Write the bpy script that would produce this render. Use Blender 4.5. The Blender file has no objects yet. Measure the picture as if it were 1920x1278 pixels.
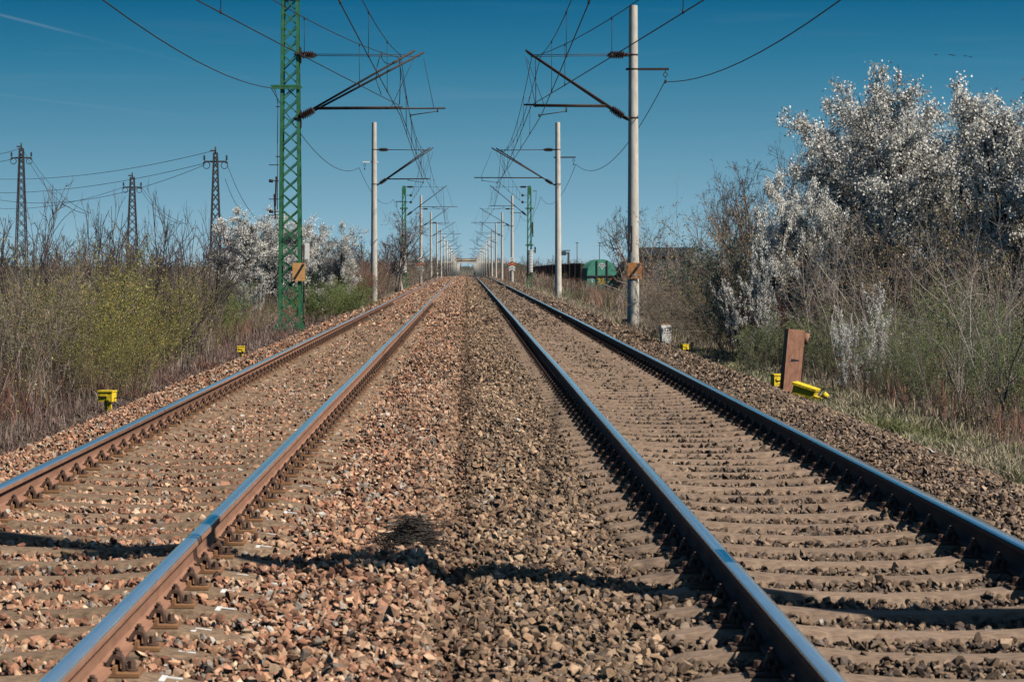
import bpy, bmesh, math, random
import numpy as np
from mathutils import Vector, Matrix

# ------------------------------------------------------------------ camera, sky, sun
S = bpy.context.scene
COL = S.collection
EYE = 1.362
FPX = 4533.0
VX, VY = 875.0, 495.0
cam_d = bpy.data.cameras.new("camera")
cam = bpy.data.objects.new("camera", cam_d)
COL.objects.link(cam)
cam.location = (0, 0, EYE)
cam.rotation_euler = (math.radians(90), 0, 0)
cam_d.sensor_width = 36.0
cam_d.lens = FPX / 1920 * 36
cam_d.shift_x = (960 - VX) / 1920
cam_d.shift_y = -(639 - VY) / 1920
cam_d.clip_start = 0.5
cam_d.clip_end = 20000
cam_d.dof.use_dof = True
cam_d.dof.focus_distance = 42.0
cam_d.dof.aperture_fstop = 13.0
S.camera = cam

SUN_EL = math.radians(46)
sv = Vector((0.85, -0.527, 0)).normalized() * math.cos(SUN_EL)
sv.z = math.sin(SUN_EL)
sun_d = bpy.data.lights.new("sun", 'SUN')
sun_d.energy = 5.0
sun_d.angle = math.radians(0.5)
sun_d.color = (1.0, 0.93, 0.83)
sun = bpy.data.objects.new("sun", sun_d)
COL.objects.link(sun)
sun.rotation_euler = sv.to_track_quat('Z', 'Y').to_euler()

W = bpy.data.worlds.new("World")
S.world = W
W.use_nodes = True
nt = W.node_tree
for n in list(nt.nodes):
    nt.nodes.remove(n)
out = nt.nodes.new('ShaderNodeOutputWorld')
sky = nt.nodes.new('ShaderNodeTexSky')
sky.sky_type = 'NISHITA'
sky.sun_disc = False
sky.sun_elevation = SUN_EL
sky.sun_rotation = math.atan2(sv.x, sv.y)
bgA = nt.nodes.new('ShaderNodeBackground')
bgA.inputs[1].default_value = 0.05
tint = nt.nodes.new('ShaderNodeMix'); tint.data_type = 'RGBA'; tint.blend_type = 'MULTIPLY'; tint.inputs[0].default_value = 1
nt.links.new(sky.outputs[0], tint.inputs[6]); tint.inputs[7].default_value = (.38, .62, .78, 1)
nt.links.new(tint.outputs[2], bgA.inputs[0])
tc = nt.nodes.new('ShaderNodeTexCoord')
sep = nt.nodes.new('ShaderNodeSeparateXYZ')
nt.links.new(tc.outputs['Generated'], sep.inputs[0])
mr = nt.nodes.new('ShaderNodeMapRange')
mr.inputs[1].default_value = 0.0
mr.inputs[2].default_value = 0.2
nt.links.new(sep.outputs[2], mr.inputs[0])
ramp = nt.nodes.new('ShaderNodeValToRGB')
cr = ramp.color_ramp
def lin(r, g, b):
    f = lambda c: (c / 255 / 12.92) if c / 255 <= 0.04045 else ((c / 255 + 0.055) / 1.055) ** 2.4
    return (f(r), f(g), f(b), 1)
stops = [(0.0, (160, 194, 209)), (0.05, (142, 183, 202)), (0.14, (118, 165, 189)), (0.28, (84, 142, 170)),
         (0.42, (48, 121, 155)), (0.545, (15, 98, 138)), (0.72, (34, 114, 156)), (1.0, (30, 104, 148))]
cr.elements[0].position, cr.elements[0].color = stops[0][0], lin(*stops[0][1])
cr.elements[1].position, cr.elements[1].color = stops[-1][0], lin(*stops[-1][1])
for p, c in stops[1:-1]:
    e = cr.elements.new(p)
    e.color = lin(*c)
nt.links.new(mr.outputs[0], ramp.inputs[0])
# faint high streaks of cirrus
mp = nt.nodes.new('ShaderNodeMapping')
mp.inputs['Rotation'].default_value = (0, math.radians(9), 0)
mp.inputs['Scale'].default_value = (5, 5, 95)
nt.links.new(tc.outputs['Generated'], mp.inputs[0])
nz = nt.nodes.new('ShaderNodeTexNoise')
nz.inputs['Scale'].default_value = 1.6
nz.inputs['Detail'].default_value = 5
nt.links.new(mp.outputs[0], nz.inputs['Vector'])
m2 = nt.nodes.new('ShaderNodeMapRange')
m2.inputs[1].default_value = 0.56
m2.inputs[2].default_value = 0.9
m2.inputs[4].default_value = 0.07
nt.links.new(nz.outputs[0], m2.inputs[0])
mixc = nt.nodes.new('ShaderNodeMix')
mixc.data_type = 'RGBA'
nt.links.new(m2.outputs[0], mixc.inputs[0])
nt.links.new(ramp.outputs[0], mixc.inputs[6])
mixc.inputs[7].default_value = lin(170, 190, 205)
# one long diagonal contrail, fading along its length
def mth(op, a, b=None, c=None):
    n_ = nt.nodes.new('ShaderNodeMath'); n_.operation = op
    for i_, v_ in enumerate((a, b, c)):
        if v_ is None: continue
        if isinstance(v_, (int, float)): n_.inputs[i_].default_value = v_
        else: nt.links.new(v_, n_.inputs[i_])
    return n_.outputs[0]
def contrail(colour_in, u0, v0, slope, width, ua, ub, strength):
    u = mth('DIVIDE', sep.outputs[0], mth('MAXIMUM', sep.outputs[1], 0.05))
    v = mth('DIVIDE', sep.outputs[2], mth('MAXIMUM', sep.outputs[1], 0.05))
    dist = mth('ABSOLUTE', mth('SUBTRACT', v, mth('MULTIPLY_ADD', mth('SUBTRACT', u, u0), slope, v0)))
    k = mth('MAXIMUM', mth('SUBTRACT', 1.0, mth('DIVIDE', dist, width)), 0.0)
    n_ = nt.nodes.new('ShaderNodeMapRange'); n_.interpolation_type = 'SMOOTHSTEP'
    n_.inputs[1].default_value = ua; n_.inputs[2].default_value = ub; n_.inputs[3].default_value = 1; n_.inputs[4].default_value = 0
    nt.links.new(u, n_.inputs[0])
    inrange = mth('MULTIPLY', n_.outputs[0], mth('GREATER_THAN', sep.outputs[1], 0.1))
    mx_ = nt.nodes.new('ShaderNodeMix'); mx_.data_type = 'RGBA'
    nt.links.new(mth('MULTIPLY', mth('MULTIPLY', k, inrange), strength), mx_.inputs[0])
    nt.links.new(colour_in, mx_.inputs[6]); mx_.inputs[7].default_value = lin(175, 190, 205)
    return mx_.outputs[2]
_c = contrail(mixc.outputs[2], -.193, .1030, -.252, .0009, -.180, -.152, .15)
_c = contrail(_c, -.193, .1030, -.256, .0009, -.10, -.06, .025)
_c = contrail(_c, -.18, .0684, -.12, .0007, -.14, -.10, .05)
bgB = nt.nodes.new('ShaderNodeBackground')
bgB.inputs[1].default_value = 0.87
nt.links.new(_c, bgB.inputs[0])
m3 = nt.nodes.new('ShaderNodeMapRange')
m3.inputs[1].default_value = 0.16
m3.inputs[2].default_value = 0.3
nt.links.new(sep.outputs[2], m3.inputs[0])
mx = nt.nodes.new('ShaderNodeMixShader')
nt.links.new(m3.outputs[0], mx.inputs[0])
nt.links.new(bgB.outputs[0], mx.inputs[1])
nt.links.new(bgA.outputs[0], mx.inputs[2])
nt.links.new(mx.outputs[0], out.inputs[0])

S.view_settings.view_transform = 'Standard'
S.view_settings.look = 'None'
S.view_settings.exposure = 0.2
S.view_settings.gamma = 1.0
S.render.engine = 'CYCLES'
S.cycles.use_denoising = True
S.cycles.max_bounces = 4
S.cycles.diffuse_bounces = 0
S.cycles.glossy_bounces = 2
S.cycles.transparent_max_bounces = 4

# ------------------------------------------------------------------ geometry of the place
XL, XR = -2.13, 1.966          # track centres
GAUGE = 0.7535                 # half distance between rail heads
_PY = [-100, 60, 130, 200, 300, 370, 450, 550, 650, 800, 1200, 1500, 2500, 9000]
_PZ = [0, 0, -.035, -.1, -.25, -.47, -.88, -1.33, -1.8, -2.25, -4.3, -5.2, -6, -6]
def prof(y):
    y = np.asarray(y, float)
    a = np.interp(y - 25, _PY, _PZ)
    b = np.interp(y, _PY, _PZ)
    c = np.interp(y + 25, _PY, _PZ)
    return (a + b + c) / 3
_BX = [-4.75, -4.45, -4.05, -3.6, -3.2, -3.05, -2.97, -2.80, -2.72, -2.5, -1.7, -1.54, -1.46, -1.29, -1.21, -1.08, -.92, -.7, -.5, -.24, -.09, .04, .3, .7,
       .95, 1.05, 1.13, 1.30, 1.38, 1.55, 2.4, 2.55, 2.63, 2.81, 2.89, 3.0, 3.15, 3.65, 4.1, 4.65, 5.0]
_BZ = [-.72, -.58, -.34, -.20, -.208, -.20, -.16, -.16, -.20, -.215, -.215, -.20, -.16, -.16, -.20, -.210, -.212, -.190, -.150, -.14, -.235, -.190, -.170, -.198,
       -.216, -.20, -.16, -.16, -.20, -.220, -.220, -.20, -.16, -.16, -.20, -.205, -.21, -.18, -.30, -.56, -.72]
def hsh(x, y, s=1.0):
    return (np.sin(x * 1.7 * s + y * .9 * s) + np.sin(x * .8 * s - y * 1.3 * s + 1.3) + np.sin(x * 2.9 * s + y * 2.1 * s + .4) * .5) / 2.5
def bed_z(x, y):
    return np.interp(x, _BX, _BZ) + prof(y) + hsh(x, y, 2.3) * .012
def sst(a, b, x):
    t = np.clip((x - a) / (b - a), 0, 1)
    return t * t * (3 - 2 * t)
def ground_z(x, y):
    x = np.asarray(x, float); y = np.asarray(y, float)
    z = np.interp(np.abs(x), [0, 4.3, 5.0, 7, 12, 40, 200], [-.9, -.78, -.64, -.75, -.95, -1.2, -1.5])
    z = z - sst(7.0, 11.0, x) * 1.55 * sst(95, 150, y)
    z = z + hsh(x, y, .7) * .05 * sst(4.4, 6.5, np.abs(x))
    return z + prof(y)
def gz(x, y):
    return float(ground_z(x, y))
def at(px, py, Z):
    return Vector(((px - VX) * Z / FPX, Z, EYE + (VY - py) * Z / FPX))

# ------------------------------------------------------------------ materials
MATS = {}
def new_mat(name):
    m = bpy.data.materials.new(name)
    m.use_nodes = True
    MATS[name] = m
    return m, m.node_tree, m.node_tree.nodes['Principled BSDF']
def mat(name, col, rough=.8, metal=0.0, var=.25, scale=6.0, col2=None, bump=0.0, attr=False, stretch=(1, 1, 1), spec=.3, detail=6, objrand=0.0, coord='Object', lo=.35, hi=.65):
    m, t, b = new_mat(name)
    b.inputs['Roughness'].default_value = rough
    b.inputs['Metallic'].default_value = metal
    b.inputs['Specular IOR Level'].default_value = spec
    L = t.links.new
    c1 = (*col, 1)
    c2 = (*(col2 if col2 else tuple(c * (1 - var) for c in col)), 1)
    co = t.nodes.new('ShaderNodeTexCoord')
    mpn = t.nodes.new('ShaderNodeMapping')
    mpn.inputs['Scale'].default_value = stretch
    L(co.outputs[coord], mpn.inputs[0])
    n = t.nodes.new('ShaderNodeTexNoise')
    n.inputs['Scale'].default_value = scale
    n.inputs['Detail'].default_value = detail
    n.inputs['Roughness'].default_value = .65
    L(mpn.outputs[0], n.inputs['Vector'])
    r = t.nodes.new('ShaderNodeMapRange')
    r.inputs[1].default_value = lo
    r.inputs[2].default_value = hi
    L(n.outputs[0], r.inputs[0])
    mixn = t.nodes.new('ShaderNodeMix')
    mixn.data_type = 'RGBA'
    L(r.outputs[0], mixn.inputs[0])
    mixn.inputs[6].default_value = c1
    mixn.inputs[7].default_value = c2
    last = mixn.outputs[2]
    if attr:
        a = t.nodes.new('ShaderNodeAttribute')
        a.attribute_name = 'tint'
        mu = t.nodes.new('ShaderNodeMix')
        mu.data_type = 'RGBA'
        mu.blend_type = 'MULTIPLY'
        mu.inputs[0].default_value = 1
        L(last, mu.inputs[6])
        L(a.outputs[0], mu.inputs[7])
        last = mu.outputs[2]
    if objrand:
        oi = t.nodes.new('ShaderNodeObjectInfo')
        rr = t.nodes.new('ShaderNodeMapRange')
        rr.inputs[3].default_value = 1 - objrand
        rr.inputs[4].default_value = 1 + objrand
        L(oi.outputs['Random'], rr.inputs[0])
        hs = t.nodes.new('ShaderNodeHueSaturation')
        L(rr.outputs[0], hs.inputs['Value'])
        L(last, hs.inputs['Color'])
        last = hs.outputs[0]
    L(last, b.inputs['Base Color'])
    if bump:
        bp = t.nodes.new('ShaderNodeBump')
        bp.inputs['Strength'].default_value = .8
        bp.inputs['Distance'].default_value = bump
        L(n.outputs[0], bp.inputs['Height'])
        L(bp.outputs[0], b.inputs['Normal'])
    return m

M_BED = mat('ballast_bed', (.17, .11, .075), .95, scale=28, col2=(.04, .028, .02), bump=.03, detail=10, coord='Object')
M_STONE = mat('ballast_stone', (1.0, 1.0, 1.0), .85, scale=30, col2=(.60, .55, .50), attr=True, bump=.003)
M_GROUND = mat('dry_ground', (.17, .14, .10), .95, scale=.9, col2=(.09, .085, .04), bump=.06, detail=12)
M_CONC_L = mat('sleeper_concrete_rusty', (.31, .21, .135), .9, scale=24, col2=(.12, .08, .052), bump=.003, stretch=(1, 2, 2), detail=10, objrand=.12)
M_CONC_R = mat('sleeper_concrete', (.33, .235, .165), .9, scale=24, col2=(.15, .10, .072), bump=.003, stretch=(.7, 2, 2), detail=10, objrand=.12)
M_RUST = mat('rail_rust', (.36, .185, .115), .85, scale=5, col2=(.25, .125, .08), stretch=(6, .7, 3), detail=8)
M_RUSTD = mat('fastener_rust', (.15, .085, .06), .8, scale=30, col2=(.07, .04, .03))
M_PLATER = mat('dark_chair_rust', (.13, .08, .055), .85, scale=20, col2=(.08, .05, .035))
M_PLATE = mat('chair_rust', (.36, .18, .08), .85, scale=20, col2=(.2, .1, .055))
M_RUST_SHADED = mat('shaded_rail_rust', (.075, .045, .038), .8, scale=5, col2=(.045, .03, .028), stretch=(6, .7, 3), detail=8)  # right-track rails: shade on the web put into a darker rust colour
M_SHINE = mat('polished_steel', (.66, .80, .92), .08, metal=.74, scale=14, col2=(.50, .60, .70), stretch=(22, .25, 1), detail=3)
M_POLE = mat('pole_concrete', (.66, .61, .53), .9, scale=4, col2=(.47, .43, .37), stretch=(2, 2, .5), bump=.002, detail=9, objrand=.10)
M_GREEN = mat('green_paint', (.05, .20, .095), .6, scale=5, col2=(.03, .12, .055), spec=.3)
M_STEEL = mat('dark_steel', (.055, .042, .038), .6, scale=20, col2=(.035, .028, .028), metal=.2)
M_WIRE = mat('copper_wire', (.05, .045, .045), .6, scale=3, metal=.3)
M_INS = mat('brown_porcelain', (.055, .032, .028), .25, scale=8, spec=.5)
M_WHITE = mat('white_paint', (.86, .86, .84), .6, scale=12, col2=(.72, .70, .66))
M_WEIGHT = mat('weight_concrete', (.74, .72, .67), .85, scale=10, col2=(.5, .48, .43))
M_ORANGE = mat('orange_sign', (.66, .35, .13), .6, scale=9, col2=(.42, .19, .07), lo=.5, hi=.8)
M_ORANGE2 = mat('rusty_orange_sign', (.52, .22, .07), .7, scale=12, col2=(.28, .11, .05), lo=.4, hi=.75)
M_SIGNRED = mat('red_orange_paint', (.6, .13, .04), .6, scale=9)
M_BLACK = mat('black_paint', (.03, .03, .033), .6, scale=9)
M_YELLOW = mat('yellow_paint', (.92, .66, .035), .55, scale=30, col2=(.40, .24, .03), lo=.48, hi=.72)
M_RUSTPOST = mat('rusty_plate', (.38, .19, .12), .85, scale=9, col2=(.15, .07, .05), lo=.42, hi=.75, bump=.002, stretch=(2, 2, .8))
M_PYLON = mat('pylon_steel', (.06, .055, .055), .7, scale=3)
M_FOOT = mat('foundation_concrete', (.22, .2, .19), .95, scale=8, col2=(.12, .11, .10), bump=.01)
M_NEST = mat('dead_twigs', (.10, .085, .07), .95, scale=60, col2=(.035, .03, .027))
M_WGREEN = mat('wagon_green', (.10, .36, .26), .6, scale=2.5, col2=(.07, .25, .18))
M_WDARK = mat('wagon_dark', (.045, .035, .035), .7, scale=3)
M_WRED = mat('wagon_red', (.32, .07, .045), .7, scale=4)
M_WBROWN = mat('wagon_brown', (.12, .06, .045), .7, scale=2)
M_BRIDGE = mat('bridge_concrete', (.74, .72, .68), .9, scale=.4, col2=(.6, .57, .53))
M_BRUST = mat('bridge_rusty_screen', (.75, .55, .28), .9, scale=.5, col2=(.5, .22, .10), lo=.5, hi=.7)
M_BLUEROOF = mat('blue_grey_sheet', (.05, .075, .10), .6, scale=1)
M_WALLP = mat('pale_wall', (.5, .47, .42), .9, scale=1)
M_GRAFY = mat('graffiti_yellow', (.75, .48, .05), .6, scale=9)
M_BIRD = mat('bird_feathers', (.03, .03, .03), .9, scale=9)

def veg_mat(name, rough=.85, trans=0.0, spec=.15):
    m, t, b = new_mat(name)
    b.inputs['Roughness'].default_value = rough
    b.inputs['Specular IOR Level'].default_value = spec
    a = t.nodes.new('ShaderNodeAttribute')
    a.attribute_name = 'tint'
    oi = t.nodes.new('ShaderNodeObjectInfo')
    rr = t.nodes.new('ShaderNodeMapRange')
    rr.inputs[3].default_value = .85
    rr.inputs[4].default_value = 1.12
    t.links.new(oi.outputs['Random'], rr.inputs[0])
    hs = t.nodes.new('ShaderNodeHueSaturation')
    t.links.new(rr.outputs[0], hs.inputs['Value'])
    t.links.new(a.outputs[0], hs.inputs['Color'])
    t.links.new(hs.outputs[0], b.inputs['Base Color'])
    if trans:
        tr = t.nodes.new('ShaderNodeBsdfTranslucent')
        t.links.new(hs.outputs[0], tr.inputs[0])
        ms = t.nodes.new('ShaderNodeMixShader')
        ms.inputs[0].default_value = trans
        t.links.new(b.outputs[0], ms.inputs[1])
        t.links.new(tr.outputs[0], ms.inputs[2])
        t.links.new(ms.outputs[0], t.nodes['Material Output'].inputs[0])
    return m
M_BARK = veg_mat('bark')
M_LEAF = veg_mat('leaf', .7, .25)
M_PETAL = veg_mat('petal', .6, .3)
M_GRASS = veg_mat('grass_blade', .85, .2)

# ------------------------------------------------------------------ helpers
def tag(o, label=None, cat=None, group=None, kind=None):
    if label: o['label'] = label
    if cat: o['category'] = cat
    if group: o['group'] = group
    if kind: o['kind'] = kind
    return o
def thing(name, label, cat, loc=(0, 0, 0), rotz=0, group=None):
    o = bpy.data.objects.new(name, None)
    o.empty_display_size = .2
    COL.objects.link(o)
    o.location = loc
    o.rotation_euler = (0, 0, rotz)
    return tag(o, label, cat, group)
def link(name, me, parent=None, loc=None):
    o = bpy.data.objects.new(name, me)
    COL.objects.link(o)
    if parent: o.parent = parent
    if loc is not None: o.location = loc
    return o
def np_mesh(name, verts, quads=None, tris=None, mats=(), midx=None, tint=None, smooth=False):
    """verts (N,3); quads (Q,4); tris (T,3); midx per face (quads then tris); tint per vertex (N,3)"""
    me = bpy.data.meshes.new(name)
    verts = np.ascontiguousarray(verts, dtype=np.float32)
    nq = 0 if quads is None else len(quads)
    ntr = 0 if tris is None else len(tris)
    loops = []
    if nq: loops.append(np.asarray(quads, np.int32).ravel())
    if ntr: loops.append(np.asarray(tris, np.int32).ravel())
    lv = np.concatenate(loops)
    ls = np.concatenate([np.arange(nq) * 4, nq * 4 + np.arange(ntr) * 3]).astype(np.int32)
    me.vertices.add(len(verts))
    me.vertices.foreach_set('co', verts.ravel())
    me.loops.add(len(lv))
    me.loops.foreach_set('vertex_index', lv)
    me.polygons.add(nq + ntr)
    me.polygons.foreach_set('loop_start', ls)
    if midx is not None:
        me.polygons.foreach_set('material_index', np.asarray(midx, np.int32))
    me.polygons.foreach_set('use_smooth', np.full(nq + ntr, smooth, dtype=bool))
    for m in mats: me.materials.append(m)
    if tint is not None:
        a = me.color_attributes.new('tint', 'FLOAT_COLOR', 'POINT')
        c = np.ones((len(verts), 4), np.float32)
        c[:, :3] = tint
        a.data.foreach_set('color', c.ravel())
    me.update(calc_edges=True)
    return me

class MB:
    def __init__(self):
        self.v = []; self.f = []; self.m = []; self.s = []
    def face(self, idx, mat=0, smooth=False):
        self.f.append(tuple(idx)); self.m.append(mat); self.s.append(smooth)
    def box(self, c, s, mat=0, rot=None, taper=None):
        n = len(self.v)
        tx = taper if taper else 1.0
        for dz in (-1, 1):
            k = tx if dz > 0 else 1.0
            for dx, dy in ((-1, -1), (1, -1), (1, 1), (-1, 1)):
                p = Vector((dx * s[0] / 2 * k, dy * s[1] / 2 * k, dz * s[2] / 2))
                if rot is not None: p = rot @ p
                self.v.append(p + Vector(c))
        for q in ((0, 3, 2, 1), (4, 5, 6, 7), (0, 1, 5, 4), (1, 2, 6, 5), (2, 3, 7, 6), (3, 0, 4, 7)):
            self.face([n + i for i in q], mat)
        return self
    def bar(self, p0, p1, w, h, mat=0, up=(0, 1, 0)):
        p0 = Vector(p0); p1 = Vector(p1)
        d = p1 - p0
        L = d.length
        z = d.normalized()
        y = Vector(up)
        x = y.cross(z)
        if x.length < 1e-4: x = Vector((1, 0, 0)).cross(z)
        x.normalize(); y = z.cross(x)
        R = Matrix((x, y, z)).transposed()
        return self.box((p0 + p1) / 2, (w, h, L), mat, R)
    def cyl(self, p0, p1, r0, r1=None, n=12, mat=0, caps=True, smooth=True):
        if r1 is None: r1 = r0
        p0 = Vector(p0); p1 = Vector(p1)
        z = (p1 - p0).normalized()
        a = Vector((0, 0, 1)) if abs(z.z) < .9 else Vector((1, 0, 0))
        x = a.cross(z).normalized(); y = z.cross(x)
        b = len(self.v)
        for p, r in ((p0, r0), (p1, r1)):
            for i in range(n):
                t = 2 * math.pi * i / n
                self.v.append(p + x * math.cos(t) * r + y * math.sin(t) * r)
        for i in range(n):
            j = (i + 1) % n
            self.face((b + i, b + j, b + n + j, b + n + i), mat, smooth)
        if caps:
            self.face([b + n - 1 - i for i in range(n)], mat)
            self.face([b + n + i for i in range(n)], mat)
        return self
    def lathe(self, p0, p1, prof_, n=12, mat=0, smooth=False):
        """prof_: list of (t along 0..1, radius)"""
        p0 = Vector(p0); p1 = Vector(p1)
        for (t0, r0), (t1, r1) in zip(prof_, prof_[1:]):
            if abs(t1 - t0) < 1e-6: continue
            self.cyl(p0.lerp(p1, t0), p0.lerp(p1, t1), r0, r1, n, mat, True, smooth)
        return self
    def tube(self, pts, r, n=6, mat=0):
        for a, b in zip(pts, pts[1:]):
            self.cyl(a, b, r, r, n, mat, True, True)
        return self
    def ring(self, c, R, r, axis='Y', n=14, m=6, mat=0):
        pts = []
        for i in range(n + 1):
            t = 2 * math.pi * i / n
            if axis == 'Y': pts.append(Vector(c) + Vector((math.cos(t) * R, 0, math.sin(t) * R)))
            elif axis == 'X': pts.append(Vector(c) + Vector((0, math.cos(t) * R, math.sin(t) * R)))
            else: pts.append(Vector(c) + Vector((math.cos(t) * R, math.sin(t) * R, 0)))
        return self.tube(pts, r, m, mat)
    def extr(self, poly, y0, y1, mat=0, smooth=False, capmat=None):
        """poly: list (x,z) extruded in y"""
        b = len(self.v); n = len(poly)
        for y in (y0, y1):
            for x, z in poly: self.v.append(Vector((x, y, z)))
        for i in range(n):
            j = (i + 1) % n
            self.face((b + i, b + j, b + n + j, b + n + i), mat, smooth)
        cm = mat if capmat is None else capmat
        self.face([b + n - 1 - i for i in range(n)], cm)
        self.face([b + n + i for i in range(n)], cm)
        return self
    def mesh(self, name, mats):
        me = bpy.data.meshes.new(name)
        me.from_pydata([tuple(v) for v in self.v], [], self.f)
        for m in mats: me.materials.append(m)
        me.polygons.foreach_set('material_index', self.m)
        me.polygons.foreach_set('use_smooth', self.s)
        bm = bmesh.new(); bm.from_mesh(me)
        bmesh.ops.recalc_face_normals(bm, faces=bm.faces)
        bm.to_mesh(me); bm.free()
        me.update()
        return me
    def build(self, name, mats, parent=None, loc=None):
        return link(name, self.mesh(name, mats), parent, loc)

def copy_tree(o, parent=None):
    c = o.copy()
    COL.objects.link(c)
    c.parent = parent
    for ch in list(o.children): copy_tree(ch, c)
    return c

def sweep_tubes(pts, rad, sides=3):
    """pts (B,n,3), rad (B,n) -> verts, quads"""
    B, n, _ = pts.shape
    d = np.empty_like(pts)
    d[:, :-1] = pts[:, 1:] - pts[:, :-1]
    d[:, -1] = d[:, -2]
    d /= np.linalg.norm(d, axis=2, keepdims=True) + 1e-9
    ref = np.where(np.abs(d[:, :1, 2:3]) > .8, np.array([1., 0, 0]), np.array([0., 0, 1]))
    x = np.cross(d, np.broadcast_to(ref, d.shape))
    x /= np.linalg.norm(x, axis=2, keepdims=True) + 1e-9
    y = np.cross(d, x)
    a = np.arange(sides) * 2 * np.pi / sides
    v = pts[:, :, None, :] + rad[:, :, None, None] * (x[:, :, None, :] * np.cos(a)[None, None, :, None] + y[:, :, None, :] * np.sin(a)[None, None, :, None])
    idx = np.arange(B * n * sides).reshape(B, n, sides)
    nx = np.roll(idx, -1, axis=2)
    q = np.stack([idx[:, :-1], nx[:, :-1], nx[:, 1:], idx[:, 1:]], axis=-1).reshape(-1, 4)
    return v.reshape(-1, 3), q

# ------------------------------------------------------------------ ground, ballast bed
def grid_mesh(name, xs, ys, fz, mats):
    X, Y = np.meshgrid(xs, ys)
    Z = fz(X, Y)
    v = np.stack([X, Y, Z], -1).reshape(-1, 3)
    nx, ny = len(xs), len(ys)
    i = np.arange((ny - 1) * nx).reshape(ny - 1, nx)[:, :-1]
    q = np.stack([i, i + 1, i + nx + 1, i + nx], -1).reshape(-1, 4)
    return np_mesh(name, v, quads=q, mats=mats, smooth=True)
xs = np.concatenate([[-4000, -1500, -600, -250, -120, -60, -35], np.arange(-22, 22.1, .5), [35, 60, 120, 250, 600, 1500, 4000]])
ys = np.concatenate([np.arange(-30, 200, 1.0), np.arange(200, 600, 10), np.arange(600, 1600, 50), [2000, 2600, 3500, 5000, 9000]])
g = link('ground', grid_mesh('ground', xs, ys, ground_z, [M_GROUND])); tag(g, kind='structure')
xs = np.sort(np.concatenate([np.array(_BX), np.arange(-4.7, 4.9, .1)]))
ys = np.concatenate([np.arange(-12, 60, .25), np.arange(60, 200, 1), np.arange(200, 1500, 10)])
b = link('ballast_bed', grid_mesh('ballast_bed', xs, ys, lambda X, Y: bed_z(X, Y) - .03, [M_BED])); tag(b, kind='structure')

# ------------------------------------------------------------------ ballast stones
rng = np.random.default_rng(7)
def rock_protos(k, npts, seed):
    r = random.Random(seed)
    outp = []
    for _ in range(k):
        bm = bmesh.new()
        sx, sy, sz = 1, r.uniform(.6, .95), r.uniform(.42, .75)
        for _ in range(npts):
            d = Vector((r.gauss(0, 1), r.gauss(0, 1), r.gauss(0, 1))).normalized() * r.uniform(.80, 1.10)
            bm.verts.new((d.x * sx, d.y * sy, d.z * sz))
        res = bmesh.ops.convex_hull(bm, input=bm.verts)
        junk = list({e for e in res['geom_interior'] + res['geom_unused'] if isinstance(e, bmesh.types.BMVert)})
        if junk: bmesh.ops.delete(bm, geom=junk, context='VERTS')
        bm.verts.index_update()
        v = np.array([tuple(x.co) for x in bm.verts])
        f = np.array([[x.index for x in fc.verts] for fc in bm.faces if len(fc.verts) == 3])
        bm.free()
        outp.append((v, f))
    return outp
PAL_L = np.array([(.42, .21, .14), (.34, .155, .105), (.48, .27, .18), (.28, .13, .09), (.52, .34, .24), (.38, .25, .18),
                  (.60, .43, .32), (.33, .28, .26), (.20, .10, .075), (.44, .23, .155), (.50, .29, .19), (.24, .12, .085)])
PAL_M = np.array([(.42, .285, .185), (.34, .22, .145), (.52, .37, .25), (.24, .16, .115), (.58, .43, .30), (.38, .28, .20), (.20, .16, .135)])
PAL_R = np.array([(.29, .205, .15), (.22, .16, .12), (.35, .25, .18), (.16, .12, .10), (.40, .30, .22), (.22, .18, .155)])
def sleeper_near(y):
    return np.abs(((y - 8.4 + .3) % .6) - .3)
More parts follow.
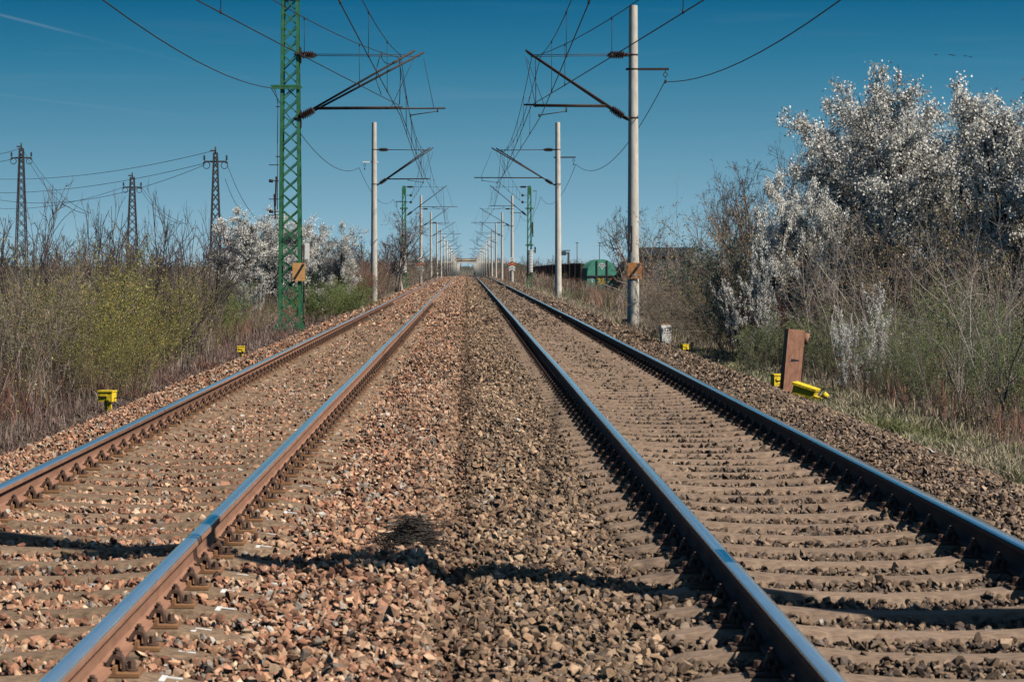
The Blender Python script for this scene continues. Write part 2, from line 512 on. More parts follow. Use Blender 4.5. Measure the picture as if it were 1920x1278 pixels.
def scatter_rocks(name, y0, y1, dens, smin, smax, protos, label):
    xa, xb = -4.72, 4.95
    n = int((xb - xa) * (y1 - y0) * dens)
    x = rng.uniform(xa, xb, n); y = rng.uniform(y0, y1, n)
    # uneven outer edges
    keep = (x > -4.55 + hsh(y, y * .3, 1.3) * .14 - rng.random(n) * .12) & (x < 4.72 + hsh(y * 1.1, y * .5, 1.1) * .16 + rng.random(n) * .12)
    # clear of the rails
    for tx in (XL, XR):
        for sgn in (-1, 1):
            keep &= ~((np.abs(x - (tx + sgn * GAUGE)) < .10))
            keep &= ~((np.abs(x - (tx + sgn * GAUGE)) < .21) & (sleeper_near(y) < .13))
    onsl = np.zeros(n, bool)
    for tx, p, ext in ((XL, .26, 1.2), (XR, .05, 1.2)):
        on = (np.abs(x - tx) < ext) & (sleeper_near(y) < .09)
        if tx == XL: p2 = np.where(x > tx + .9, .12, p)
        else: p2 = np.full(n, p)
        onsl |= on
        keep &= ~on | (rng.random(n) < p2)
    x, y, onsl = x[keep], y[keep], onsl[keep]
    n = len(x)
    s = (smin + (smax - smin) * rng.random(n) ** 1.7) * .5
    s *= np.where(onsl, .75, 1.0)
    big = rng.random(n) < .02
    s = np.where(big & ~onsl, s * 1.35, s)
    z = bed_z(x, y)
    xin = lambda c: np.abs(x - c) < 1.18
    z = z + np.where(onsl, .012, 0) + s * rng.uniform(-.6, .9, n)
    crib = (xin(XL) | xin(XR)) & ~onsl
    z = np.where(crib, z - .004, z)
    wl = 1 / (1 + np.exp((x + .13 + hsh(y, x, 3) * .16) / .16)) * .85 + .1 * (x < 0)
    wr = 1 / (1 + np.exp(-(x - .75) / .2))
    c = PAL_L[rng.integers(0, len(PAL_L), n)] * wl[:, None] + PAL_M[rng.integers(0, len(PAL_M), n)] * (1 - wl)[:, None] * (1 - wr)[:, None] + PAL_R[rng.integers(0, len(PAL_R), n)] * wr[:, None]
    c = c * (np.array([1.0, 1.0, .93]) * wl[:, None] + np.array([1.1, 1.07, 1.02]) * (1 - wl)[:, None]) * (.88 + .30 * wl)[:, None] * rng.uniform(.6, 1.45, (n, 1)) * (1 + .16 * hsh(x, y, 3.1))[:, None]
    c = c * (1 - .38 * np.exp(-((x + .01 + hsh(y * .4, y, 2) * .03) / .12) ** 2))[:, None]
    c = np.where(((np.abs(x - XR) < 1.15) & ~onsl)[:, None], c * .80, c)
    wh = (rng.random(n) < np.where(x < -.2, .022, .004))
    c[wh] = np.array([.62, .58, .52]) * rng.uniform(.8, 1.1, (wh.sum(), 1))
    # rotation matrices: yaw + moderate tilt
    q = rng.normal(size=(n, 4)); q[:, 1:3] *= .55; q[:, 0] *= 1; q /= np.linalg.norm(q, axis=1, keepdims=True)
    w_, a_, b_, c_ = q.T
    R = np.stack([1 - 2 * (b_**2 + c_**2), 2 * (a_ * b_ - c_ * w_), 2 * (a_ * c_ + b_ * w_),
                  2 * (a_ * b_ + c_ * w_), 1 - 2 * (a_**2 + c_**2), 2 * (b_ * c_ - a_ * w_),
                  2 * (a_ * c_ - b_ * w_), 2 * (b_ * c_ + a_ * w_), 1 - 2 * (a_**2 + b_**2)], -1).reshape(n, 3, 3)
    pid = rng.integers(0, len(protos), n)
    V = []; F = []; T = []; off = 0
    for k, (pv, pf) in enumerate(protos):
        sel = np.where(pid == k)[0]
        if not len(sel): continue
        vv = np.einsum('nij,kj->nki', R[sel], pv) * s[sel][:, None, None] + np.stack([x, y, z], -1)[sel][:, None, :]
        ff = pf[None] + (np.arange(len(sel)) * len(pv))[:, None, None] + off
        V.append(vv.reshape(-1, 3)); F.append(ff.reshape(-1, 3))
        T.append(np.repeat(c[sel], len(pv), axis=0))
        off += len(sel) * len(pv)
    me = np_mesh(name, np.concatenate(V), tris=np.concatenate(F), mats=[M_STONE], tint=np.concatenate(T))
    o = link('gravel', me)
    return tag(o, label, 'gravel', kind='stuff')
PR = rock_protos(30, 12, 3)
PR2 = rock_protos(16, 9, 5)
PR3 = rock_protos(10, 6, 9)
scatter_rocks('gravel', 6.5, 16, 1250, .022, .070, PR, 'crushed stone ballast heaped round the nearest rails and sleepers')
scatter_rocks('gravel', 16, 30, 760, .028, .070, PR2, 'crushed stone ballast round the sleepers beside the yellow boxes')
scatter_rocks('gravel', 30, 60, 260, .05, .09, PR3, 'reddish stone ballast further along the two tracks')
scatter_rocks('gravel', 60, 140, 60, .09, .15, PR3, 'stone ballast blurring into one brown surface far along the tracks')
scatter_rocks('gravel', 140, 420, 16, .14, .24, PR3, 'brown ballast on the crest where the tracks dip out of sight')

# ------------------------------------------------------------------ rails
RP = [(0, 0), (.018, -.0008), (.029, -.004), (.0345, -.012), (.036, -.022), (.0365, -.036), (.034, -.040), (.014, -.049), (.009, -.058),
      (.0075, -.085), (.010, -.116), (.022, -.128), (.060, -.137), (.0625, -.140), (.0625, -.148)]
prf = [(-x, z) for x, z in RP[::-1]] + RP[1:]
def make_rail(xc, label):
    ys = np.concatenate([np.arange(-10, 60, 1.0), np.arange(60, 300, 4.0), np.arange(300, 1260, 12.0)])
    pr = np.array(prf); n = len(pr)
    wob = (hsh(ys * .11, ys * .05, 1.0) + xc * 0) * .006
    X = xc + wob[:, None] + pr[None, :, 0]
    Z = prof(ys)[:, None] + pr[None, :, 1]
    Y = np.broadcast_to(ys[:, None], X.shape)
    v = np.stack([X, Y, Z], -1).reshape(-1, 3)
    i = np.arange((len(ys) - 1) * n).reshape(-1, n)
    nx = np.roll(i, -1, axis=1)
    q = np.stack([i, nx, nx + n, i + n], -1).reshape(-1, 4)
    half = len(RP) - 1
    shiny = [k for k in range(n) if abs((k + .5) - half) < 3.4]
    mi = np.zeros(len(q), int)
    kk = np.tile(np.arange(n), len(ys) - 1)
    mi[np.isin(kk, shiny)] = 1
    me = np_mesh('rail', v, quads=q, mats=[M_RUST if xc < 0 else M_RUST_SHADED, M_SHINE], midx=mi)
    me.polygons.foreach_set('use_smooth', np.ones(len(q), bool))
    bm = bmesh.new(); bm.from_mesh(me)
    bmesh.ops.recalc_face_normals(bm, faces=bm.faces)
    for e in bm.edges:
        if len(e.link_faces) == 2 and e.calc_face_angle(0) > math.radians(34): e.smooth = False
    bm.to_mesh(me); bm.free()
    return tag(link('rail', me), label, 'rail', 'rails of the two tracks')
make_rail(XL - GAUGE, 'outer rail of the rust coloured track, nearest the green lattice mast')
make_rail(XL + GAUGE, 'inner rail of the rust coloured track, its brown web lit by the sun')
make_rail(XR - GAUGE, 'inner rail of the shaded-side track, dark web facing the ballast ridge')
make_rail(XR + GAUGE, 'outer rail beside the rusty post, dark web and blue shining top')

# ------------------------------------------------------------------ sleepers with fastenings
def sleeper_mesh(matr, seed, merged=False):
    r = random.Random(seed)
    st = [(-1.21, -.235), (-1.17, -.210), (-1.08, -.188), (-.95, -.170), (-.92, -.163), (-.59, -.163), (-.54, -.170), (-.35, -.186), (-.15, -.193), (0, -.194)]
    st = st + [(-x, z) for x, z in st[::-1][1:]]
    sec = [(-.135, -.20), (-.115, -.06), (-.080, -.008), (-.070, 0), (.070, 0), (.080, -.008), (.115, -.06), (.135, -.20)]
    v = []; f = []
    for x, z in st:
        for y, dz in sec:
            v.append((x, y * (1 if abs(x) < 1.15 else .93), (z + dz + (r.uniform(-.002, .002) if dz > -.1 else 0)) if dz > -.1 else -.40))
    n = len(sec)
    for i in range(len(st) - 1):
        for j in range(n):
            k = (j + 1) % n
            f.append((i * n + j, (i + 1) * n + j, (i + 1) * n + k, i * n + k))
    f.append(tuple(range(n))); f.append(tuple(reversed([(len(st) - 1) * n + j for j in range(n)])))
    me = bpy.data.meshes.new('sleeper')
    me.from_pydata(v, [], f)
    me.materials.append(matr)
    bm = bmesh.new(); bm.from_mesh(me)
    bmesh.ops.recalc_face_normals(bm, faces=bm.faces)
    bm.to_mesh(me); bm.free()
    return me
def chair_mb():
    m = MB()
    m.box((0, 0, -.1555), (.335, .15, .013))
    for s in (-1, 1): m.box((s * .074, 0, -.137), (.014, .15, .026))
    return m
def clip_mb(s):
    m = MB()
    # bent spring clamp, an arch from rail foot to plate
    arc = [(.040, -.112), (.036, -.132), (.050, -.128), (.058, -.112), (.072, -.101), (.086, -.104), (.094, -.120), (.097, -.149),
           (.107, -.149), (.105, -.116), (.094, -.093), (.072, -.086), (.052, -.094)]
    m.extr([(s * x, z) for x, z in arc], -.030, .030)
    m.cyl((s * .076, 0, -.13), (s * .076, 0, -.09), .010, n=8)
    m.cyl((s * .076, 0, -.09), (s * .076, 0, -.076), .019, n=6, smooth=False)
    m.cyl((s * .076, 0, -.076), (s * .076, 0, -.064), .010, n=8)
    return m
def spike_mb(s):
    m = MB()
    m.cyl((s * .130, 0, -.149), (s * .130, 0, -.141), .026, .024, n=12)
    m.cyl((s * .130, 0, -.141), (s * .130, 0, -.112), .018, .015, n=6, smooth=False)
    return m
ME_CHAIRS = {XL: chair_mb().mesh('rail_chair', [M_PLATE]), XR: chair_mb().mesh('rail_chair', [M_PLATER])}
ME_CLIP = {s: clip_mb(s).mesh('rail_clip', [M_RUSTD]) for s in (-1, 1)}
ME_SPIKE = {s: spike_mb(s).mesh('spike_screw', [M_RUSTD]) for s in (-1, 1)}
def merged_fast():
    m = MB()
    for c in (-GAUGE, GAUGE):
        for src, mi in ((chair_mb(), 1), (clip_mb(1), 2), (clip_mb(-1), 2), (spike_mb(1), 2), (spike_mb(-1), 2)):
            off = len(m.v)
            m.v += [Vector((p.x + c, p.y, p.z)) for p in src.v]
            for f in src.f: m.face([i + off for i in f], mi)
    return m
def mark_mesh():
    m = MB()
    m.box((1.0, .0, -.1775), (.022, .12, .004), rot=Matrix.Rotation(.12, 3, 'Y'))
    m.box((1.035, .03, -.1805), (.07, .02, .004), rot=Matrix.Rotation(.12, 3, 'Y'))
    return m.mesh('paint_mark', [M_WHITE])
ME_MARK = mark_mesh()
SL_LABEL = {XL: 'rust stained concrete sleeper half covered by reddish ballast, under the track by the green mast',
            XR: 'grey brown concrete sleeper lying clear of the ballast, under the track by the rusty post'}
SL_GROUP = {XL: 'sleepers of the rust coloured track', XR: 'sleepers of the grey brown track'}
far_v = {}
for tx, mt in ((XL, M_CONC_L), (XR, M_CONC_R)):
    meshes = [sleeper_mesh(mt, k) for k in range(4)]
    # the sleeper with its parts, built once
    root = link('sleeper', meshes[0], None)
    tag(root, SL_LABEL[tx], 'sleeper', SL_GROUP[tx])
    for c in (-GAUGE, GAUGE):
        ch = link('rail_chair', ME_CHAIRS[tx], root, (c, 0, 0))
        for s in (-1, 1):
            link('rail_clip', ME_CLIP[s], ch, (0, 0, 0))
            link('spike_screw', ME_SPIKE[s], ch, (0, 0, 0))
    # farther sleepers: fastenings inside the mesh
    mg = merged_fast()
    base = sleeper_mesh(mt, 9)
    off = len(mg.v)
    mg.v += [v.co.copy() for v in base.vertices]
    for p in base.polygons: mg.face([i + off for i in p.vertices], 0)
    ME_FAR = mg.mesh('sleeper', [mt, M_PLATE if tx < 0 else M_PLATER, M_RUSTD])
    k = 0
    rr = random.Random(11)
    for i in range(-3, 140):
        y = 8.4 + .6 * i
        pz = float(prof(y))
        if y < 42:
            o = root if k == 0 else copy_tree(root)
            o.data = meshes[rr.randrange(4)]
        else:
            o = link('sleeper', ME_FAR)
            tag(o, SL_LABEL[tx], 'sleeper', SL_GROUP[tx])
        o.location = (tx + rr.uniform(-.012, .012) * 0, y, pz)
        if tx == XL and 7 < y < 17 and rr.random() < .75:
            mk = link('paint_mark', ME_MARK, o, (rr.uniform(-.03, .02), rr.uniform(-.01, .01), rr.uniform(0, .001)))
            mk['label'] = 'white painted tick on the sleeper end'
        k += 1
    # the rest as one
    V = np.array([tuple(v.co) for v in base.vertices])
    Fq = np.array([tuple(p.vertices) for p in base.polygons if len(p.vertices) == 4])
    yy = 8.4 + .6 * np.arange(140, 640)
    P = np.stack([np.full(len(yy), tx), yy, prof(yy)], -1)
    vv = (V[None] + P[:, None]).reshape(-1, 3)
    qq = (Fq[None] + (np.arange(len(yy)) * len(V))[:, None, None]).reshape(-1, 4)
    o = link('sleeper', np_mesh('sleeper', vv, quads=qq, mats=[mt]))
    tag(o, SL_LABEL[tx].replace('under the track', 'in the far part of the track'), 'sleeper', kind='stuff')

# ------------------------------------------------------------------ overhead line masts
R0 = .65   # ground below rail level at a mast
def insulator(mb, p0, p1, r=.095, n=12, sheds=7):
    p0 = Vector(p0); p1 = Vector(p1)
    pr = [(0, .03), (.08, .03)]
    for i in range(sheds):
        a = .10 + .8 * i / sheds
        w = .8 / sheds
        k = .8 + .2 * math.sin(math.pi * (i + .5) / sheds)
        pr += [(a, .045), (a + w * .45, r * k), (a + w * .55, r * k), (a + w * .98, .05)]
    pr += [(.92, .03), (1, .03)]
    mb.lathe(p0, p1, pr, n, 0)
def cantilever(root, s, xm, tip, tubeend, dy=0.0, contact=None, low=5.75, steady='in', small=False):
    """s=+1 mast stands right of its track; arms reach towards -x. coordinates local: x from mast, z above base"""
    ins = MB()
    xo = -s * .17
    insulator(ins, (-s * .22, dy, 7.68 + R0), (-s * .78, dy, 7.68 + R0), .11, 10 if small else 12)
    io = ins.build('insulator', [M_INS], root)
    ins2 = MB()
    # diagonal from the lower insulator to the tip
    p0 = Vector((-s * .20, dy, low + R0))
    p1 = Vector((tip - xm, dy, 7.73 + R0))
    d = (p1 - p0).normalized()
    insulator(ins2, p0 + d * .08, p0 + d * .62, .115, 10 if small else 12)
    ins2.build('insulator', [M_INS], root)
    c = MB()
    nn = 6 if small else 10
    c.cyl(p0 + d * .6, p1 + d * .12, .034, n=nn)
    c.cyl((-s * .12, dy, 7.68 + R0), (-s * .24, dy, 7.68 + R0), .03, n=6)
    c.cyl((-s * .12, dy, low + R0 - .02), p0 + d * .1, .035, n=6)
    tz = 6.14 + R0 if s > 0 else 6.07 + R0
    t = (tz - p0.z) / (p1.z - p0.z)
    pj = p0.lerp(p1, t)
    c.cyl(pj, (tubeend - xm, dy, tz + .02), .028, n=nn)
    # stay rod
    c.cyl((-s * .78, dy, 7.68 + R0), (p1.x, dy, 7.66 + R0), .011, n=5)
    # suspension wire of the tube
    c.cyl((p1.x - s * .1, dy, 7.6 + R0), (tubeend - xm + s * .35, dy, tz), .008, n=4)
    c.build('cantilever_tube', [M_STEEL], root)
    if contact is not None:
        a = MB()
        cx = contact - xm
        if steady == 'in': ex = cx + s * .82      # arm returns towards the mast
        else: ex = cx - s * .82
        a.cyl((cx, dy, 5.88 + R0), (ex, dy, 6.0 + R0), .016, n=6)
        a.cyl((ex, dy, 5.97 + R0), (ex, dy, tz), .024, n=6)
        a.cyl((cx, dy, 5.83 + R0), (cx, dy, 5.92 + R0), .03, n=6)
        a.build('steady_arm', [M_STEEL], root)

def feeder_bracket(root, s, z=7.25, ln=.95, ring=True, matr=None, hang=.38):
    m = MB()
    m.box((s * (ln / 2 - .05), 0, z + R0), (ln + .35, .07, .07))
    m.build('feeder_bracket', [matr or M_STEEL], root)
    if ring:
        h = MB()
        x = s * (ln + .02)
        h.cyl((x, 0, z + R0 - .03), (x, 0, z + R0 - .1), .012, n=6)
        h.ring((x, 0, z + R0 - .165), .062, .013)
        h.cyl((x, 0, z + R0 - .23), (x, 0, z + R0 - .3), .012, n=6)
        h.box((x, 0, z + R0 - hang), (.06, .1, .1))
        h.build('hanger', [M_STEEL], root)

def pole_part(root, base_r=.185, top_r=.13, H=9.17, n=24):
    m = MB()
    zs = [-.5, 0, 1.4, 1.404, 3.4, 6, 9.0, H + R0 - .012, H + R0]
    for a, b_ in zip(zs, zs[1:]):
        ra = base_r + (top_r - base_r) * max(a, 0) / (H + R0)
        rb = base_r + (top_r - base_r) * max(b_, 0) / (H + R0)
        if b_ == zs[-1]: rb *= .93
        m.cyl((0, 0, a), (0, 0, b_), ra, rb, n, 0, caps=(b_ == zs[-1]))
    o = m.build('pole', [M_POLE], root)
    return o
def clamp_rings(root, z_list, n=16):
    for z in z_list:
        m = MB()
        r = .185 - .055 * z / 9.8 + .006
        m.cyl((0, 0, z - .025), (0, 0, z + .025), r, n=n)
        m.build('clamp_band', [M_STEEL], root)

ORD = ['nearest', 'second', 'third', 'fourth', 'fifth', 'sixth', 'seventh', 'eighth', 'ninth', 'tenth', 'eleventh', 'twelfth',
       'thirteenth', 'fourteenth', 'fifteenth', 'sixteenth', 'seventeenth', 'eighteenth', 'nineteenth', 'twentieth',
       'twenty-first', 'twenty-second', 'twenty-third', 'twenty-fourth', 'twenty-fifth']
MG = 'overhead line masts along the railway'
ZM = [8.95, 73, 132.6, 195, 268, 345, 416, 481, 551, 633, 712, 800, 870, 940, 1010, 1080, 1150, 1260, 1330, 1400, 1480, 1560, 1640, 1720]
def mast_loc(x, y): return (x, y, float(prof(y)) - R0)

def lattice(mb, w0, w1, z0, z1, leg=.09, brace=.035, ph0=.55, ph1=.42, mat=0, single=False):
    """square lattice tower; w half... full widths at z0/z1"""
    def w(z): return (w0 + (w1 - w0) * (z - z0) / (z1 - z0)) / 2
    for sx in (-1, 1):
        for sy in (-1, 1):
            a = Vector((sx * w(z0), sy * w(z0), z0)); b_ = Vector((sx * w(z1), sy * w(z1), z1))
            # angle section: two thin plates
            t = leg * .12
            mb.bar(a - Vector((sx * leg / 2, 0, 0)), b_ - Vector((sx * leg / 2, 0, 0)), leg, t, mat, up=(0, 1, 0))
            mb.bar(a - Vector((-sx * .003, sy * leg / 2, 0)), b_ - Vector((-sx * .003, sy * leg / 2, 0)), t, leg, mat, up=(0, 1, 0))
    z = z0
    while z < z1 - .1:
        h = ph0 + (ph1 - ph0) * (z - z0) / (z1 - z0)
        h = min(h, z1 - z)
        wa, wb = w(z), w(z + h)
        i = leg * .5
        for s in (-1, 1):
            y = s * (wa - leg * .2)
            mb.bar((-wa + i, y, z), (wb - i, y, z + h), brace, .008, mat, up=(0, 1, 0))
            if not single: mb.bar((wa - i, y - s * .01, z), (-wb + i, y - s * .01, z + h), brace, .008, mat, up=(0, 1, 0))
            x = s * (wa - leg * .2)
            mb.bar((x, -wa + i, z), (x, wb - i, z + h), brace, .008, mat, up=(1, 0, 0))
            if not single: mb.bar((x - s * .01, wa - i, z), (x - s * .01, -wb + i, z + h), brace, .008, mat, up=(1, 0, 0))
        z += h

def sign_plate(root, x, y, z, w, h, matr, flip=False, text=False, rot=0):
    m = MB()
    m.box((x, y, z), (w, .012, h))
    s = m.build('warning_sign', [matr], root)
    d = MB()
    dx = w * .32
    y2 = y - .0095
    m2 = [(x - w * .42, z - h * .42), (x + w * .30, z + h * .47), (x + w * .46, z + h * .47), (x - w * .26, z - h * .42)]
    m2 = [(x - w * .46, z - h * .38), (x + w * .30, z + h * .47), (x + w * .46, z + h * .40), (x - w * .30, z - h * .47)]
    d.extr(m2, y2 - .002, y2 + .002)
    st = d.build('black_stripe', [M_BLACK], s)
    if text:
        t = MB()
        for k in range(9):
            t.box((x - w * .12 + k * w * .055, y - .009, z - h * .28 + (k % 3) * .006), (w * .03, .003, h * .05 + (k % 2) * .01))
        for k in range(4):
            t.box((x - w * .05 + k * w * .06, y - .009, z - h * .38), (w * .035, .003, h * .04))
        t.box((x + w * .02, y - .009, z - h * .2), (w * .06, .003, h * .06), rot=Matrix.Rotation(.7, 3, 'Y'))
        t.build('faded_lettering', [M_WHITE], s)
    b_ = MB()
    for k in (-1, 1): b_.cyl((x + k * w * .2, y - .012, z + h * .38), (x + k * w * .2, y - .004, z + h * .38), .009, n=6)
    b_.build('bolt', [M_STEEL], s)
    return s

# --- right nearest mast in view, and the one beside the camera that throws the long shadow
def concrete_mast(side, i, y, x, rest_label):
    root = thing('overhead_line_mast', rest_label, 'mast', mast_loc(x, y), 0, MG)
    return root
for i, y in enumerate(ZM):
    for side in (-1, 1):
        s = side
        x = 5.03 if side > 0 else -5.08
        nm = 'yellow signs and wagons' if side > 0 else 'blossoming bushes'
        track = XR if side > 0 else XL
        longt = (i % 2 == 0) if side > 0 else (i % 2 == 1)   # alternate pull-off and push-off arms
        tip = (track - s * .45) if longt else (track - s * .0)
        tend = (XR - 1.5 if side > 0 else XL + 1.38) if longt else (track - s * .1)
        cont = track + (-s if longt else s) * .22
        st = 'out' if False else ('in' if not longt else 'out')
        if i == 0:
            if side < 0: x = -6.6
            root = thing('overhead_line_mast', 'concrete mast beside the camera, its shadow crossing the tracks' if s > 0 else 'concrete mast beside the camera, outside the rust coloured track', 'mast', mast_loc(x, y), 0, MG)
            pole_part(root, .24, .19)
            if side > 0:
                cantilever(root, s, x, tip, tend, 0, cont)
                feeder_bracket(root, s)
            continue
        if i == 1 and side > 0:
            root = thing('overhead_line_mast', 'tall grey concrete mast with a square orange sign, beside the leaning number post', 'mast', mast_loc(x, y), 0, MG)
            pole_part(root)
            clamp_rings(root, [7.68 + R0, 5.78 + R0, 7.25 + R0])
            cantilever(root, s, x, 1.87, 1.72, -.30, None)
            cantilever(root, s, x, 1.93, 2.02, .30, 2.2)
            feeder_bracket(root, s)
            sign_plate(root, .03, -.2, 1.362 + (495 - 507) / 62.1 + R0, .42, .48, M_ORANGE2, text=True)
            m = MB(); m.box((-.09, -.165, 1.362 + .78 + R0), (.1, .02, .76)); m.box((-.10, -.178, 2.8), (.03, .005, .3), 1)
            m.box((-.12, -.178, 2.5), (.02, .005, .12), 1)
            m.build('number_plate', [M_BLACK, M_FOOT], root)
            m = MB(); m.box((-.16, .35, .38 - .14), (.30, .4, .24)); m.build('foundation_block', [M_FOOT], root)
            m = MB(); m.cyl((0, 0, -.2), (.02, 0, .06), .3, .24, n=14); m.build('footing', [M_GROUND], root)
            m = MB(); m.cyl((.04, -.186, .95), (.04, -.176, .95), .02, n=10); m.build('bolt_hole', [M_BLACK], root)
            continue
        if i == 1 and side < 0:
            x = -5.32
            root = thing('overhead_line_mast', 'tall green lattice mast with an orange sign, standing before the white blossom', 'mast', mast_loc(x, y), 0, MG)
            m = MB(); lattice(m, .70, .50, .08, 9.40 + R0, leg=.085, brace=.038, ph0=.53, ph1=.42)
            m.box((0, 0, 9.40 + R0 + .05), (.56, .56, .22))
            m.build('lattice_frame', [M_GREEN], root)
            m = MB()
            for sx in (-1, 1):
                for k in (0, 1, 2):
                    m.extr([(sx * .33, .02), (sx * (.52 - k * .04), .02), (sx * (.50 - k * .04), .07), (sx * .36, .32)], -.36 + k * .33, -.34 + k * .33)
            m.box((0, -.36, .1), (.72, .02, .1)); m.box((0, .36, .1), (.72, .02, .1))
            m.build('base_gusset', [M_GREEN], root)
            m = MB(); m.box((0, 0, -.1), (1.15, 1.1, .22)); m.build('foundation_block', [M_FOOT], root)
            m = MB(); m.box((-.12, -.30, 6.73 + R0), (.92, .09, .05)); m.box((-.12, .30, 6.73 + R0), (.92, .09, .05)); m.box((-.10, -.33, 6.66 + R0), (.88, .03, .07))
            m.build('crossarm', [M_GREEN], root)
            m = MB(); m.bar((.30, 0, 7.45 + R0), (.30, 0, 7.9 + R0), .05, .5); m.bar((.30, 0, 5.5 + R0), (.30, 0, 6.0 + R0), .05, .5)
            m.build('bracket_plate', [M_STEEL], root)
            # the hinges sit at the mast face: shift arms by .16
            sub = root
            cantilever(root, s, x - .12, -1.78 - .0, -2.05, -.28, None)
            cantilever(root, s, x - .12, -1.52, -.76, .28, -1.82, steady='out')
            sign_plate(root, .28, -.40, 1.362 + (495 - 509) / 62.1 + R0, .38, .54, M_ORANGE)
            m = MB(); m.box((.50, .1, 1.362 + (495 - 470) / 62.1 + R0), (.14, .012, .47)); m.build('white_plate', [M_WHITE], root)
            m = MB(); m.cyl((.40, .05, .8), (.40, .05, 2.6), .022, n=8); m.box((.30, .05, 2.35), (.12, .1, .5)); m.cyl((.40, .05, .1), (.40, .05, .85), .028, n=8)
            m.build('cable_duct', [M_STEEL], root)
            m = MB()
            p = [(-.52, -.3, 6.72 + R0), (-.42, -.3, 6.55 + R0), (-.36, -.3, 6.2 + R0), (-.37, -.3, 5.0 + R0), (-.37, -.3, 3.0 + R0)]
            m.tube(p, .012, 5)
            m.box((-.42, -.3, 3.55 + R0), (.05, .05, .9), rot=Matrix.Rotation(.03, 3, 'Y')); m.box((-.45, -.3, 3.1 + R0), (.045, .045, .75), rot=Matrix.Rotation(-.05, 3, 'Y'))
            for z in (4.35, 3.87, 3.32, 2.95, 2.84): m.box((-.48, -.3, z + R0), (.3, .03, .025))
            for z in (3.87, 2.95): m.cyl((-.62, -.3, z + R0), (-.50, -.3, z + R0), .05, n=8)
            for z in (6.1, 4.6): m.box((-.36, -.3, z + R0), (.12, .03, .03))
            m.build('switch_gear', [M_STEEL], root)
            continue
        if i == 3:
            x = s * 5.06
            lab = 'green tensioning mast with a white weight stack, ' + ('in front of the dark wagons' if s > 0 else 'in front of the bare tree')
            root = thing('tensioning_mast', lab, 'mast', mast_loc(x, y), 0, MG)
            m = MB(); lattice(m, .42, .30, 0, 7.6 + R0, leg=.085, brace=.045, ph0=.7, ph1=.6, single=True)
            m.box((0, 0, 7.62 + R0), (.24, .24, .3)); m.box((0, 0, 7.3 + R0), (.32, .3, .5))
            m.build('lattice_frame', [M_GREEN], root)
            m = MB()
            for z in (5.95, 3.0, .62): m.box((0, 0, z + R0), (.62, .5, .12))
            m.build('platform', [M_GREEN], root)
            m = MB()
            zb, zt = .80 + R0, 2.62 + R0
            nst = 15
            for k in range(nst):
                a = zb + (zt - zb) * k / nst
                m.cyl((s * .02 - .0 + .06, -.36, a), (s * .02 + .06, -.36, a + (zt - zb) / nst * .8), .19, n=14)
            m.build('weight_stack', [M_WEIGHT], root)
            m = MB()
            m.cyl((.06, -.36, zb - .15), (.06, -.36, 6.4 + R0), .012, n=5)
            m.build('weight_rod', [M_STEEL], root)
            for zz in (7.0, 6.45):
                m = MB(); m.cyl((-s * .55, -.04, zz + R0), (-s * .55, .04, zz + R0), .11, n=16); m.cyl((-s * .55, 0, zz + R0), (-s * .2, 0, zz + R0), .02, n=6)
                m.build('pulley', [M_STEEL], root)
            cantilever(root, s, x, tip, tend, 0, cont, low=5.35, small=True)
            if s > 0:
                m = MB()
                m.cyl((.3, 0, 7.35 + R0), (.60, 0, 7.35 + R0), .03, n=6)
                m.tube([(.55, 0, 7.3 + R0), (.52, 0, 6.6 + R0), (.3, 0, 5.6 + R0), (.28, 0, 4.9 + R0)], .014, 4)
                m.box((.25, 0, 4.4 + R0), (.12, .12, .9)); m.box((.27, 0, 3.9 + R0), (.09, .1, .5)); m.box((.46, 0, 2.6 + R0), (.12, .12, .5)); m.cyl((.1, 0, 2.5 + R0), (.46, 0, 2.5 + R0), .03, n=5)
                m.build('switch_gear', [M_STEEL], root)
            else: feeder_bracket(root, s, z=6.5, ln=.55)
            continue
        small = y > 300
        lab = ORD[i - 1] + ' mast from the front in the row beside the ' + ('rusty post' if s > 0 else 'green lattice mast') + ', grey concrete'
        if i == 2: lab = 'grey concrete mast between ' + ('the square orange sign and the dark wagons' if s > 0 else 'the green lattice mast and the weight mast')
        if i == 4: lab = 'concrete mast with white and orange arrow marks behind the ' + ('wagon-side' if s > 0 else 'blossom-side') + ' weight mast'
        if y > 500:
            root = thing('overhead_line_mast', lab, 'mast', mast_loc(x, y), 0, MG)
            m = MB()
            m.cyl((0, 0, -.4), (0, 0, 9.17 + R0), .185, .13, 8)
            m.build('pole', [M_POLE], root)
            if y < 1180:
                m = MB()
                m.cyl((-s * .2, 0, 5.75 + R0), (tip - x, 0, 7.73 + R0), .045, n=4)
                m.cyl((-s * .9, 0, 6.2 + R0), (tend - x, 0, 6.2 + R0), .035, n=4)
                m.cyl((-s * .2, 0, 7.7 + R0), (-s * .7, 0, 7.7 + R0), .08, n=5)
                m.cyl((s * .1, 0, 7.2 + R0), (s * .9, 0, 7.2 + R0), .035, n=4)
                m.build('cantilever_tube', [M_STEEL], root)
            continue
        root = thing('overhead_line_mast', lab, 'mast', mast_loc(x, y), 0, MG)
        root.rotation_euler = (0, math.sin(i * 5.1 + side) * .004, 0)
        pole_part(root, n=20 if y < 200 else 12)
        clamp_rings(root, [7.68 + R0, 5.78 + R0], n=12)
